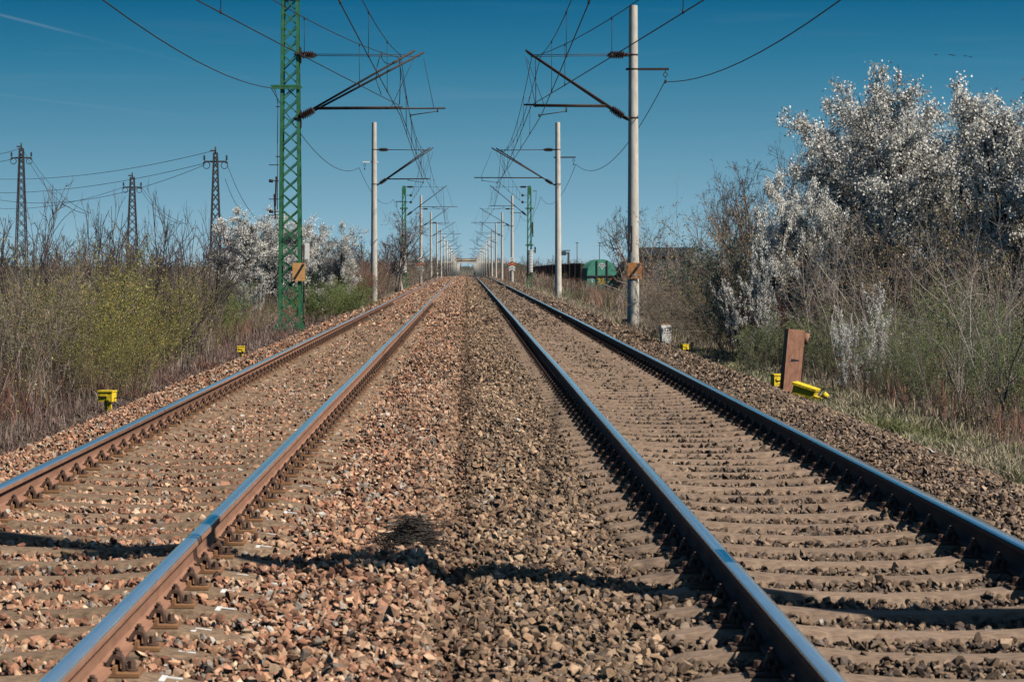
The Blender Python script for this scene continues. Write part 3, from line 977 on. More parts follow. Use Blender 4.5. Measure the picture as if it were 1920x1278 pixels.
        if i == 2:
            if s > 0: cantilever(root, s, x, 1.50, .44, 0, 1.69, steady='out'); cantilever(root, s, x, 1.75, 1.9, .4, None)
            else: cantilever(root, s, x, -2.1, -2.1, 0, -2.4); cantilever(root, s, x, -1.95, -2.0, .4, None)
            m = MB(); m.cyl((.02, -.178, .95), (.02, -.17, .95), .02, n=8); m.build('bolt_hole', [M_BLACK], root)
        else:
            cantilever(root, s, x, tip, tend, 0, cont, small=small, steady=st)
        feeder_bracket(root, s, z=7.25 if s > 0 else 7.0, ln=.85 if s > 0 else .5, matr=None if s > 0 else M_WHITE)
        if i == 4:
            zc = 1.362 + (495 - 494) * 268 / 4533 + R0 + .1
            for k, (dz, mt) in enumerate(((.62, M_WHITE), (.36, M_WHITE), (.05, M_SIGNRED), (-.30, M_WHITE), (-.58, M_WHITE))):
                m = MB(); z = zc + dz
                w = .34 if mt is not M_SIGNRED else .44
                m.extr([(-w, z - .16), (0, z + .06), (w, z - .16), (w, z + .02), (0, z + .22), (-w, z + .02)] if mt is not M_SIGNRED else
                       [(-w, z - .2), (0, z - .06), (w, z - .2), (w, z + .2), (0, z + .06), (-w, z + .2)], -.215, -.20)
                m.build('arrow_sign', [mt], root)
# ------------------------------------------------------------------ wires
def span_pts(a, b_, sag, n=24):
    a = np.array(a, float); b_ = np.array(b_, float)
    t = np.linspace(0, 1, n)
    p = a[None] * (1 - t)[:, None] + b_[None] * t[:, None]
    p[:, 2] -= sag * 4 * t * (1 - t)
    return p
def wire_mesh(name, p, r, sides=5, matr=M_WIRE):
    v, q = sweep_tubes(p[None], np.full((1, len(p)), r), sides)
    return np_mesh(name, v, quads=q, mats=[matr], smooth=True)
def pz(y): return float(prof(y))
def catenary(xs_, zs_m, zs_c, Zs, sags, label_m, label_c, dropper_n=6):
    """messenger with droppers + contact wire through support points"""
    mp_, cp = [], []
    seg = []
    for k in range(len(Zs) - 1):
        y0, y1 = Zs[k], Zs[k + 1]
        a = (xs_[k], y0, zs_m[k] + pz(y0)); b_ = (xs_[k + 1], y1, zs_m[k + 1] + pz(y1))
        m = span_pts(a, b_, sags[k], 20 if y0 < 200 else 9)
        c = span_pts((xs_[k], y0, zs_c[k] + pz(y0)), (xs_[k + 1], y1, zs_c[k + 1] + pz(y1)), .05, 20 if y0 < 200 else 9)
        mp_.append(m if k == 0 else m[1:]); cp.append(c if k == 0 else c[1:])
        seg.append((y0, y1, m, c))
    mp_ = np.concatenate(mp_); cp = np.concatenate(cp)
    mo = link('messenger_wire', wire_mesh('messenger_wire', mp_, .0105))
    tag(mo, label_m, 'wire', 'overhead wires of the railway')
    co_ = link('contact_wire', wire_mesh('contact_wire', cp, .012))
    tag(co_, label_c, 'wire', 'overhead wires of the railway')
    for y0, y1, m, c in seg:
        if y0 > 420: break
        for j in range(1, dropper_n):
            t = j / dropper_n
            yy = y0 + (y1 - y0) * t
            pm = np.array([np.interp(yy, m[:, 1], m[:, q_]) for q_ in range(3)])
            pc = np.array([np.interp(yy, c[:, 1], c[:, q_]) for q_ in range(3)])
            d = MB(); d.cyl(pm, pc, .0065, n=4)
            d.cyl(pc + np.array([0, 0, -.02]), pc + np.array([0, 0, .06]), .02, n=5)
            d.cyl(pm + np.array([0, 0, -.05]), pm + np.array([0, 0, .02]), .017, n=5)
            d.build('dropper', [M_WIRE], mo)
# set B on each side: from behind the camera over the tracks, ends on the weight masts at 195
catenary([-2.6, -2.30, -2.0, -2.35, -4.5], [7.7, 7.7, 7.69, 7.69, 7.0], [5.86, 5.85, 5.85, 5.92, 6.45], [-50, 9.2, 73, 132.6, 195], [1.05, 1.05, 1.05, .3],
         'messenger wire straight over the rust coloured track at the green lattice mast', 'contact wire held low by the arm of the green lattice mast')
catenary([2.4, 1.9, 2.25, 1.75, 4.5], [7.7, 7.7, 7.69, 7.69, 7.0], [5.86, 5.85, 5.85, 5.92, 6.45], [-50, 9.2, 73, 132.6, 195], [1.05, 1.05, 1.05, .3],
         'messenger wire straight over the grey brown track at the mast with the orange sign', 'contact wire held low by the arm of the concrete mast with the orange sign')
def stag(side, idx):
    tr = XR if side > 0 else XL
    longt = (idx % 2 == 0) if side > 0 else (idx % 2 == 1)
    return tr + (-side if longt else side) * .22
for side in (-1, 1):
    zz = ZM[3:17]
    xa = [stag(side, k + 3) for k in range(len(zz))]
    catenary(([-6.3, -2.06, -2.2] if side < 0 else [5.4, 1.96, 1.9]) + xa, [6.7, 7.60, 7.69] + [7.69] * len(zz), [5.2 + EYE - 1.362, 6.17, 6.05] + [5.9] * len(zz),
             [9.2, 73, 132.6] + zz, [.75, .9] + [1.0] * len(zz),
             'messenger wire slanting in from the outside above the ' + ('green lattice mast' if side < 0 else 'mast with the orange sign'),
             'contact wire slanting in from the outside to the ' + ('green lattice mast' if side < 0 else 'mast with the orange sign'))
# jumper loops at the nearest masts
def px(a, b_, z): return at(a, b_, z)
def jumper(pts, r_, lab):
    jm = MB(); jm.tube(pts, r_, 5)
    tag(jm.build('jumper_cable', [M_WIRE]), lab, 'cable', 'jumper cables between the overhead wires')
jumper([px(716, 97, 72), px(715, 108, 72), px(722, 118, 72), px(733, 121, 72), px(744, 118, 72), px(750, 110, 72.6)], .012, 'short sagging jumper loop under the messenger wire at the green lattice mast')
jumper([px(714, 99, 71), px(707, 125, 71), px(705, 150, 71), px(715, 178, 71)], .012, 'bowed jumper cable crossing the two arms of the green lattice mast')
jumper([px(750, 112, 73), px(751, 150, 73), px(749, 196, 73)], .014, 'upright jumper cable at the arm tip of the green lattice mast')
jumper([px(1004, 111, 73), px(1004.5, 150, 73), px(1004.5, 202, 73)], .012, 'straight jumper cable at the arm tip of the mast with the orange sign')
# outer feeder wires
def feeder(side):
    P = []
    zs = [9.2, 73, 132.6, 195, 268, 345, 416, 481, 551, 633, 712, 800]
    off = 5.98 if side > 0 else -5.9
    for k in range(len(zs) - 1):
        h = 6.87 if side > 0 else 6.68
        z0 = h + pz(zs[k]); z1 = h + pz(zs[k + 1])
        if k == 0: P.append(span_pts((off + side * .2, -40, z0), (off + side * .15, 9.2, z0), 1.0, 12)[:-1])
        x0 = off + (side * .1 if k == 0 else 0)
        P.append(span_pts((x0, zs[k], z0), (off, zs[k + 1], z1), (1.25 if side > 0 else 1.0) if k < 3 else 1.1, 20)[:-1])
    p = np.concatenate(P)
    o = link('feeder_wire', wire_mesh('feeder_wire', p, .013))
    tag(o, 'sagging outer wire hung from the brackets ' + ('behind the mast with the orange sign' if side > 0 else 'outside the green lattice mast'), 'wire', 'overhead wires of the railway')
feeder(1); feeder(-1)

# ------------------------------------------------------------------ power line pylons
def pylon(pxx, Z, top, arm_px, label, wide=False):
    x = (pxx - VX) * Z / FPX
    g0 = gz(x, Z)
    H = EYE + (VY - top) * Z / FPX - g0
    root = thing('power_pylon', label, 'pylon', (x, Z, g0), 0, 'power line pylons behind the bushes')
    m = MB()
    wt = 12 * Z / FPX
    lattice(m, wt * 2.1, wt * .7, 0, H - .8, leg=.16, brace=.09, ph0=1.9, ph1=.8)
    m.build('lattice_frame', [M_PYLON], root)
    m = MB()
    aw = arm_px * Z / FPX
    za = H - 28 * Z / FPX
    m.box((0, 0, za), (aw, .2, .22))
    m.cyl((0, 0, H - .9), (0, 0, H), .12, n=6)
    m.box((-.3, 0, H - .55), (.8, .2, .2))
    m.build('crossarm', [M_PYLON], root)
    for s in (-1, 1):
        m = MB()
        insulator(m, (s * aw * .5, 0, za + .1), (s * aw * .5, 0, za + .9), .2, 8, 4)
        insulator(m, (s * aw * .42, 0, za - .05), (s * aw * .56, 0, za - .2), .2, 8, 3)
        m.ring((s * aw * .40, 0, za - .5), .45, .05, n=10, m=4)
        m.build('insulator', [M_INS], root)
    return (x, Z, g0 + H, za + g0, aw)
pa = pylon(40, 365, 268, 37, 'slender dark pylon furthest from the railway, cut by bare twigs')
pb = pylon(248, 410, 323, 33, 'lowest looking of the three dark pylons, between the other two')
pc_ = pylon(404, 320, 275, 42, 'dark pylon standing just behind the white blossoming bush')
def pwire(a, b_, sag, lab):
    o = link('power_line_wire', wire_mesh('power_line_wire', span_pts(a, b_, sag, 30), .035, 4, M_PYLON))
    tag(o, lab, 'wire', 'wires of the pylon line')
A = lambda q, w_, z: tuple(at(q, w_, z))
pwire(A(395, 284, 320), A(-60, 333, 420), 1.5, 'thin wire sloping down from the top of the pylon by the blossom')
pwire(A(384, 306, 320), A(-60, 360, 430), 1.4, 'upper thin wire from the crossarm of the pylon by the blossom')
pwire(A(384, 309, 320), A(-60, 362, 430), 3.2, 'lower thin wire from the crossarm of the pylon by the blossom')
pwire(A(234, 350, 410), A(-60, 384, 500), 2.0, 'thin wire leaving the crossarm of the lowest looking pylon')
pwire(A(424, 303, 320), A(500, 425, 260), 1.4, 'steep wire from the pylon by the blossom down behind the lattice mast')
pwire(A(422, 335, 320), A(470, 410, 260), 1.0, 'short steep wire from the pylon by the blossom behind the bush')
pwire(A(262, 345, 410), A(350, 420, 330), 1.2, 'steep wire from the lowest looking pylon into the bare twigs')
pwire(A(262, 352, 410), A(340, 420, 330), 1.2, 'lower steep wire from the lowest looking pylon into the twigs')
pwire(A(57, 296, 365), A(170, 400, 300), 1.2, 'steep wire from the crossarm of the outermost pylon')
pwire(A(44, 282, 365), A(160, 400, 300), 2.0, 'steep wire from the top of the outermost pylon')
pwire(A(36, 278, 365), A(-40, 284, 380), .6, 'short wire leaving the top of the outermost pylon')
pwire(A(22, 298, 365), A(-40, 300, 380), .4, 'short wire leaving the crossarm of the outermost pylon')

# ------------------------------------------------------------------ road bridge far along the line
Zb = 1200
root = thing('road_bridge', 'white concrete road bridge over the far end of the tracks', 'bridge', (0, Zb, float(prof(Zb)) - .6))
zb0 = float(prof(Zb)) - .6
hz = lambda py: EYE + (VY - py) * Zb / FPX - zb0
m = MB(); m.box((2.5, 4, (hz(493.3) + hz(488.3)) / 2), (34, 9, hz(488.3) - hz(493.3))); m.build('deck', [M_BRIDGE], root)
m = MB(); m.box((-.1, -.65, (hz(488.4) + hz(485.3)) / 2), (10, .2, hz(485.3) - hz(488.4))); m.box((-.1, -.65, hz(485.1)), (10.2, .24, .2), 1)
m.build('safety_screen', [M_BRUST, M_STEEL], root)
for xx in (-5.6, 5.6, -12.5, 17): m = MB(); m.box((xx, 4, hz(493.3) / 2), (1.0, 8, hz(493.3))); m.build('pier', [M_BRIDGE], root)
for sx in (-1, 1):
    m = MB(); m.extr([(sx * 14 + 2.5, 0), (sx * 44 + 2.5, 0), (sx * 19 + 2.5, hz(489))], 0, 10) ; m.build('embankment', [M_GROUND], root)

# ------------------------------------------------------------------ wagons in the yard
def arch(w, h0, h1, n=14):
    pts = [(-w, h0), (-w, h1 - w * 1.0)]
    pts += [(-w * math.cos(math.pi * k / n), h1 - w * 1.0 + w * math.sin(math.pi * k / n)) for k in range(1, n)]
    pts += [(w, h1 - w), (w, h0)]
    return pts
def wagon(x, y, ln, label, style):
    g0 = gz(x, y)
    g0 += .28
    root = thing('freight_wagon', label, 'wagon', (x, y + ln / 2, g0), 0, 'freight wagons in the yard')
    L2 = ln / 2 - .5
    mats_ = {'green': M_WGREEN, 'brown': M_WBROWN, 'open': M_WDARK}[style]
    m = MB()
    if style != 'open':
        m.extr([(a * .98, z) for a, z in arch(1.42, 1.25, 4.15)], -L2 + .12, L2 - .12, 1)
        m.build('body', [mats_, M_WDARK], root)
        e = MB(); e.extr(arch(1.47, 1.2, 4.22), L2 - .06, L2 + .06, 0); e.build('end_wall', [mats_], root)
        e = MB(); e.extr(arch(1.47, 1.2, 4.22), -L2 - .06, -L2 + .06, 0)
        for xx in (-.5, .5): e.box((xx, -L2 - .09, 2.7), (.10, .1, 2.8), 1)
        e.box((0, -L2 - .10, 2.55), (2.8, .1, .14), 1)
        eo = e.build('end_wall', [mats_, M_WDARK if style == 'green' else M_WRED], root)
        if style == 'green':
            for k in range(5):
                r_ = MB()
                yy = -L2 + 1.0 + k * (ln - 2.4) / 4
                p = arch(1.45, 1.3, 4.19)
                for a, b_ in zip(p, p[1:]): r_.bar((a[0], yy, a[1]), (b_[0], yy, b_[1]), .06, .06)
                r_.build('hood_rib', [mats_], root)
            t = MB(); y1 = -L2 - .075
            for a, b_ in (((-.3, 3.75), (.3, 3.75)), ((-.3, 3.75), (0, 3.2)), ((.3, 3.75), (0, 3.2)), ((-.42, 3.55), (.42, 3.55)), ((-.12, 3.85), (.12, 3.85)), ((0, 3.4), (0, 3.9))):
                t.bar((a[0], y1, a[1]), (b_[0], y1, b_[1]), .06, .012, up=(0, 1, 0))
            t.build('triangle_emblem', [M_WHITE], eo)
            t = MB()
            for a, b_ in (((-.42, 2.3), (-.05, 2.35)), ((-.05, 2.35), (-.4, 1.85)), ((-.4, 1.85), (.0, 1.8)), ((.08, 2.35), (.1, 1.8)), ((.1, 1.8), (.42, 1.85)), ((.42, 1.85), (.4, 2.15)), ((.4, 2.15), (.2, 2.12))):
                t.bar((a[0], y1, a[1]), (b_[0], y1, b_[1]), .16, .012, up=(0, 1, 0))
            t.build('graffiti', [M_GRAFY], eo)
            t = MB()
            for a, b_ in (((-.38, 2.42), (-.1, 2.4)), ((.05, 2.4), (.4, 2.35)), ((-1.0, 2.3), (-.95, 1.9)), ((-1.1, 2.2), (-.85, 2.3)), ((.9, 1.8), (.8, 1.3)), ((.75, 1.6), (.95, 1.5)), ((.85, 1.3), (1.0, 1.1))):
                t.bar((a[0], y1, a[1]), (b_[0], y1, b_[1]), .09, .012, up=(0, 1, 0))
            t.build('white_scrawl', [M_WHITE], eo)
            t = MB(); t.box((.92, y1, 2.2), (.3, .014, .3)); t.build('tail_plate', [M_SIGNRED], eo)
    else:
        m.box((0, 0, 2.5), (2.7, 2 * L2, 2.6))
        m.build('body', [mats_], root)
        r_ = MB()
        nrib = 6
        for k in range(nrib + 1):
            for s in (-1, 1): r_.box((s * 1.39, -L2 + k * 2 * L2 / nrib, 2.6), (.1, .14, 2.6))
        for s in (-1, 1):
            r_.box((s * 1.38, 0, 3.83), (.14, 2 * L2, .12))
        r_.build('side_rib', [M_WBROWN if (int(y) // 14) % 2 == 0 else M_WDARK], root)
    m = MB(); m.box((0, 0, 1.1), (2.4, 2 * L2 + .1, .25)); m.build('underframe', [M_WDARK if style != 'green' else M_WRED], root)
    for yy in (-L2 + 1.8, L2 - 1.8):
        for d in (-.9, .9):
            w_ = MB()
            for s in (-1, 1): w_.cyl((s * .78, yy + d, .47), (s * .66, yy + d, .47), .46, n=16)
            w_.cyl((-.8, yy + d, .47), (.8, yy + d, .47), .08, n=8)
            w_.build('wheel', [M_WDARK], root)
    for yy in (-L2 - .3, L2 + .3):
        for s in (-1, 1):
            w_ = MB(); w_.cyl((s * .87, yy, 1.05), (s * .87, yy * .95, 1.05), .2, n=10); w_.build('buffer', [M_STEEL], root)
wagon(13.35, 238, 13, 'green round topped wagon with a white triangle and graffiti on its end', 'green')
wagon(16.5, 232, 13, 'brown round topped wagon half hidden by the mast with the orange sign', 'brown')
for k in range(14):
    wagon(13.35, 252 + k * 14, 13.4, ('first' if k == 0 else ORD[k]) + ' dark open wagon counted behind the green one', 'open')
root = thing('yard_signal', 'signal on a dark bracket post above the dark wagons', 'signal', (at(1066, 0, 300).x, 300, gz(12, 300)))
m = MB(); m.cyl((0, 0, 0), (0, 0, 5.6), .13, n=8); m.cyl((.1, 0, 5.4), (-.9, 0, 5.6), .08, n=6); m.build('post', [M_STEEL], root)
m = MB(); m.box((-.75, 0, 5.45), (.9, .5, .5)); m.box((-.3, 0, 5.8), (1.0, .4, .12)); m.build('signal_box', [M_BLUEROOF], root)
for pxx, lab in ((1082, 'thin lamp post above the dark wagons'), (1124, 'thin lamp post rising behind the green wagon')):
    p = at(pxx, 455, 400)
    g0 = gz(p.x, 400)
    root = thing('lamp_post', lab, 'lamp post', (p.x, 400, g0), 0, 'lamp posts of the yard')
    m = MB(); m.cyl((0, 0, 0), (0, 0, p.z - g0), .09, .06, n=6); m.build('post', [M_STEEL], root)
    m = MB(); m.box((0, 0, p.z - g0), (.5, .2, .1)); m.build('lamp_head', [M_STEEL], root)
p = at(1242, 467, 330); g0 = gz(p.x, 330)
root = thing('yard_building', 'long low blue grey building behind the bare tree', 'building', (p.x, 330, g0))
m = MB(); m.box((0, 0, (p.z - g0 - .8) / 2), (7.4, 10, p.z - g0 - .8)); m.build('wall', [M_BLUEROOF], root)
m = MB(); m.box((0, 0, p.z - g0 - .35), (8, 10.6, 1.1)); m.build('roof', [M_BLUEROOF], root)
for k in range(3):
    m = MB(); m.box((-2.4 + k * 2.4, -5.03, 2.2), (1.2, .06, 1.2)); m.build('window', [M_BLACK], root)

# ------------------------------------------------------------------ small trackside things
def yellow_box(pxx, basepy, Z, w, h, leg, label, legs=2, rot=0.0, tilt=0.0, cable=None, group='yellow trackside boxes'):
    x = (pxx - VX) * Z / FPX
    zb_ = EYE - (basepy - VY) * Z / FPX
    root = thing('junction_box', label, 'junction box', (x, Z, zb_ + .03), rot, group)
    root.rotation_euler = (0, tilt, rot)
    m = MB(); m.box((0, 0, leg + h / 2), (w, w * .75, h * .86)); m.box((0, 0, leg + h * .95), (w * 1.08, w * .84, h * .12))
    m.box((-w * .1, -w * .40, leg + h * .62), (w * .5, .02, h * .18)); m.box((w * .22, -w * .385, leg + h * .3), (w * .2, .02, h * .2))
    bo = m.build('box_body', [M_YELLOW], root)
    m = MB(); m.extr([(-w * .30, leg + h * .45), (-w * .16, leg + h * .45), (-w * .2, leg + h * .66)], -w * .44, -w * .40); m.extr([(w * .02, leg + h * .36), (w * .18, leg + h * .42), (w * .02, leg + h * .54)], -w * .40, -w * .385)
    m.build('opening', [M_BLACK], bo)
    m = MB()
    if legs == 2:
        m.bar((-w * .1, .02, -.06), (-w * .16, .02, leg + .01), w * .16, .02); m.bar((w * .3, -.02, -.06), (w * .18, -.02, leg + .01), w * .24, .02)
    else: m.bar((w * .05, 0, -.08), (0, 0, leg + .01), w * .4, .03)
    m.build('leg', [M_YELLOW], root)
    if cable:
        m = MB(); m.tube([Vector(c) for c in cable], .008, 6); m.build('cable', [M_BLACK], root)
    return root
def curve_pts(ctrl, n=12):
    ctrl = [Vector(c) for c in ctrl]
    outp = []
    for i in range(len(ctrl) - 1):
        p0 = ctrl[max(i - 1, 0)]; p1 = ctrl[i]; p2 = ctrl[i + 1]; p3 = ctrl[min(i + 2, len(ctrl) - 1)]
        for k in range(n):
            t = k / n
            outp.append(.5 * ((2 * p1) + (-p0 + p2) * t + (2 * p0 - 5 * p1 + 4 * p2 - p3) * t * t + (-p0 + 3 * p1 - 3 * p2 + p3) * t ** 3))
    outp.append(ctrl[-1])
    return outp
yellow_box(201, 770, 32.0, .20, .155, .085, 'yellow box on two legs beside the ballast under the olive shrub', rot=-.25,
           cable=curve_pts([(.1, 0, .14), (.22, 0, .15), (.36, .05, .09), (.40, .1, .03), (.3, .05, .0), (.16, 0, .05), (.1, 0, .09)], 6))
yellow_box(452, 671, 50.0, .155, .13, .09, 'small yellow box with a black cable loop between the olive shrub and lattice mast', rot=.1,
           cable=curve_pts([(.08, 0, .13), (.2, 0, .15), (.28, 0, .08), (.22, 0, 0), (.1, 0, .0)], 6))
yellow_box(1284, 669, 51.0, .14, .12, .12, 'yellow box on one leg beside the leaning number post', legs=1, rot=.4)
yellow_box(1459, 740, 37.0, .19, .20, .09, 'yellow box standing directly behind the rusty post', legs=2, rot=.3)
# toppled yellow box
x = (1508 - VX) * 34.3 / FPX
root = thing('junction_box', 'toppled yellow box lying at the foot of the rusty post', 'junction box', (x, 34.3, EYE - (754 - VY) * 34.3 / FPX), 0, 'yellow trackside boxes')
root.rotation_euler = (0.0, math.radians(12), math.radians(-22))
m = MB(); m.box((-.02, 0, .11), (.32, .24, .20), rot=Matrix.Rotation(math.radians(5), 3, 'Y')); m.box((-.02, 0, .225), (.36, .30, .035), rot=Matrix.Rotation(math.radians(5), 3, 'Y')); m.box((-.02, -.132, .10), (.30, .025, .03)); m.box((-.12, -.132, .04), (.03, .025, .12)); m.build('box_body', [M_YELLOW], root)
m = MB(); m.box((.2, -.06, .05), (.12, .14, .16)); m.cyl((.26, -.03, .13), (.30, -.03, .20), .04, n=10); m.build('cable_socket', [M_YELLOW], root)
m = MB(); m.tube(curve_pts([(.26, 0, .2), (.4, .1, .2), (.47, .1, .1), (.42, .0, .02), (.3, -.1, .1)], 6), .009, 6)
m.tube(curve_pts([(.22, 0, .16), (.3, -.15, .08), (.5, -.2, .0)], 6), .009, 6); m.build('cable', [M_BLACK], root)

# rusty folded plate post
Zp = 35.6
x = (1483 - VX) * Zp / FPX
root = thing('steel_post', 'leaning rusty brown steel post with a slot, beside the yellow boxes', 'post', (x, Zp, EYE - (742 - VY) * Zp / FPX))
root.rotation_euler = (0, math.radians(5.5), math.radians(17))
H = .98
m = MB()
poly = [(-.135, .0), (.135, 0)]
m.box((0, 0, H / 2 - .05), (.27, .012, H + .1))
m.box((-.129, .066, H / 2 - .05), (.012, .12, H + .1)); m.box((.129, .066, H / 2 - .05), (.012, .12, H + .1))
m.build('post_plate', [M_RUSTPOST], root)
m = MB(); m.extr([(-.06, .50), (.05, .515), (.09, .53), (.05, .54), (-.05, .545)], -.0085, -.0065); m.build('slot', [M_BLACK], root)
m = MB(); m.cyl((.165, .03, H - .20), (.175, .03, H - .04), .035, .05, n=12); m.build('pipe_stub', [M_RUSTPOST], root)
m = MB(); m.box((.17, .045, H * .5), (.012, .03, .5)); m.build('side_strip', [M_STEEL], root)

# number post 1128
Zk = 56.6
x = (1249 - VX) * Zk / FPX
root = thing('number_post', 'leaning white concrete post carrying the number 1128', 'number post', (x, Zk, EYE - (655 - VY) * Zk / FPX))
root.rotation_euler = (0, math.radians(-4), math.radians(24))
m = MB(); m.box((0, 0, .27), (.25, .12, .62)); o = m.build('post_body', [M_BRIDGE], root)
m = MB(); m.extr([(-.125, .58), (.125, .58), (.12, .615), (-.10, .60)], -.06, .06); m.build('weathered_cap', [M_RUSTPOST], root)
m = MB(); m.box((0.01, -.067, .47), (.25, .012, .15)); pl = m.build('number_plate', [M_WHITE], root)
fc = bpy.data.curves.new('number_text', 'FONT'); fc.body = '1128'; fc.size = .13; fc.extrude = .001; fc.offset = .003; fc.align_x = 'CENTER'; fc.align_y = 'CENTER'
fc.materials.append(M_BLACK)
tmp = bpy.data.objects.new('number_text', fc); COL.objects.link(tmp)
bpy.context.view_layer.update()
tme = bpy.data.meshes.new_from_object(tmp.evaluated_get(bpy.context.evaluated_depsgraph_get()))
bpy.data.objects.remove(tmp)
to = bpy.data.objects.new('number_text', tme); COL.objects.link(to); to.parent = pl
to.location = (.0, -.0765, .47); to.rotation_euler = (math.radians(90), 0, 0)
# thin grey stake
Zs = 50
x = (1297 - VX) * Zs / FPX
root = thing('marker_stake', 'thin grey stake just behind the one-legged yellow box', 'stake', (x, Zs, gz(x, Zs)))
m = MB(); m.box((0, 0, .2), (.022, .022, .52)); m.box((0, 0, .44), (.05, .012, .04)); m.build('shaft', [M_FOOT], root)

# twig nest between the tracks
r = np.random.default_rng(21)
nb = 460
a = r.uniform(0, 2 * np.pi, nb); rad = np.abs(r.normal(0, .10, nb))
x0 = -.29 + np.cos(a) * rad * 1.1; y0 = 13.0 + np.sin(a) * rad * 1.5
base = bed_z(x0, y0) + .03 + .13 * np.exp(-(rad / .12) ** 2) * r.random(nb)
d = np.stack([np.cos(a + r.normal(1.57, .6, nb)), np.sin(a + r.normal(1.57, .6, nb)), r.normal(.0, .18, nb)], -1)
n = 7; L_ = r.uniform(.10, .30, nb)
pts = np.zeros((nb, n, 3)); pts[:, 0] = np.stack([x0, y0, base], -1)
for k in range(1, n):
    ang = r.normal(.28, .15, nb)
    ca, sa = np.cos(ang), np.sin(ang)
    d = np.stack([d[:, 0] * ca - d[:, 1] * sa, d[:, 0] * sa + d[:, 1] * ca, d[:, 2] * .8 + r.normal(0, .08, nb) - .02], -1)
    pts[:, k] = pts[:, k - 1] + d * (L_ / n)[:, None]
pts[:, :, 2] = np.maximum(pts[:, :, 2], bed_z(pts[:, :, 0], pts[:, :, 1]) + .02)
v, q = sweep_tubes(pts, np.repeat((r.uniform(.001, .0028, nb))[:, None], n, 1), 4)
tag(link('twig_nest', np_mesh('twig_nest', v, quads=q, mats=[M_NEST], smooth=True)), 'tangled heap of dead grey twigs on the ballast between the tracks', 'twigs')
st = MB(); st.tube([at(872, 1142, 11.0), at(893, 1118, 11.2), at(925, 1083, 11.5)], .003, 5)
tag(st.build('fallen_stick', [M_NEST]), 'thin dark stick leaning on the stones between the rails', 'stick')

# birds
for k, (bx, by) in enumerate(((1755, 103), (1782, 103), (1788, 104), (1810, 105), (1820, 107))):
    p = at(bx, by, 300)
    m = MB(); m.extr([(-.35, .12), (0, 0), (.35, .14), (.05, -.06), (-.05, -.06)], -.04, .04)
    m.lathe((0, -.25, -.02), (0, .2, -.02), [(0, .01), (.3, .06), (.7, .06), (1, .01)], 6)
    o = m.build('bird', [M_BIRD]); o.location = p
    tag(o, 'tiny dark bird flying in the sky above the tall blossoming trees', 'bird', 'birds in the distant sky')

# ------------------------------------------------------------------ vegetation
def nrm(v): return v / (np.linalg.norm(v, axis=-1, keepdims=True) + 1e-9)
def grow(r, p0, d0, L, r0, rend, n, wob, up=0.0):
    B = len(p0)
    pts = np.zeros((B, n + 1, 3)); pts[:, 0] = p0
    d = nrm(d0.copy())
    for k in range(n):
        d = nrm(d + r.normal(0, wob, (B, 3)) + np.array([0, 0, up]))
        pts[:, k + 1] = pts[:, k] + d * (L / n)[:, None]
    t = np.linspace(0, 1, n + 1)[None]
    rad = r0[:, None] * (1 - t) + (r0 * rend)[:, None] * t
    return pts, rad
def sprout(r, pts, rad, k, t0, t1, ang, lf, L, n, wob, up, rf=.6, rend=.4, minr=.0015):
    B, m, _ = pts.shape
    t = r.uniform(t0, t1, (B, k)) * (m - 1)
    i = np.clip(t.astype(int), 0, m - 2); f = (t - i)[..., None]
    bi = np.arange(B)[:, None]
    p = pts[bi, i] * (1 - f) + pts[bi, i + 1] * f
    pd = nrm(pts[bi, i + 1] - pts[bi, i])
    rr_ = (rad[bi, i] * (1 - f[..., 0]) + rad[bi, i + 1] * f[..., 0]) * rf
    rnd = r.normal(size=p.shape)
    perp = nrm(rnd - (rnd * pd).sum(-1, keepdims=True) * pd)
    a = r.uniform(ang * .6, ang * 1.3, (B, k, 1))
    d = pd * np.cos(a) + perp * np.sin(a)
    Lc = (L[:, None] * lf * r.uniform(.55, 1.2, (B, k)) * (1.15 - .6 * t / (m - 1)))
    cp, crad = grow(r, p.reshape(-1, 3), d.reshape(-1, 3), Lc.ravel(), np.maximum(rr_.ravel(), minr), rend, n, wob, up)
    return cp, crad, Lc.ravel()
def flakes(r, P, size, tint, flat=.5):
    """small bent leaf/petal quads at points P"""
    n = len(P)
    a = nrm(r.normal(size=(n, 3))); b_ = nrm(np.cross(a, r.normal(size=(n, 3))))
    s = size * r.uniform(.6, 1.35, (n, 1))
    v = np.stack([P - a * s * .5, P + b_ * s * flat * .5, P + a * s * .5, P - b_ * s * flat * .5], 1).reshape(-1, 3)
    q = np.arange(n * 4).reshape(n, 4)
    return v, q, np.repeat(tint, 4, axis=0)
def pal(r, cols, n, v=.25):
    cols = np.array(cols)
    return cols[r.integers(0, len(cols), n)] * r.uniform(1 - v, 1 + v, (n, 1))
class Veg:
    def __init__(s): s.V = []; s.Q = []; s.T = []; s.M = []; s.off = 0
    def add(s, v, q, t, m):
        s.V.append(v); s.Q.append(q + s.off); s.T.append(t); s.M.append(np.full(len(q), m)); s.off += len(v)
    def tubes(s, pts, rad, tint, sides=3):
        v, q = sweep_tubes(pts, rad, sides)
        s.add(v, q, np.repeat(tint, pts.shape[1] * sides, axis=0), 0)
    def mesh(s, name, leafmat=M_LEAF):
        return np_mesh(name, np.concatenate(s.V), quads=np.concatenate(s.Q), mats=[M_BARK, leafmat], midx=np.concatenate(s.M), tint=np.concatenate(s.T))
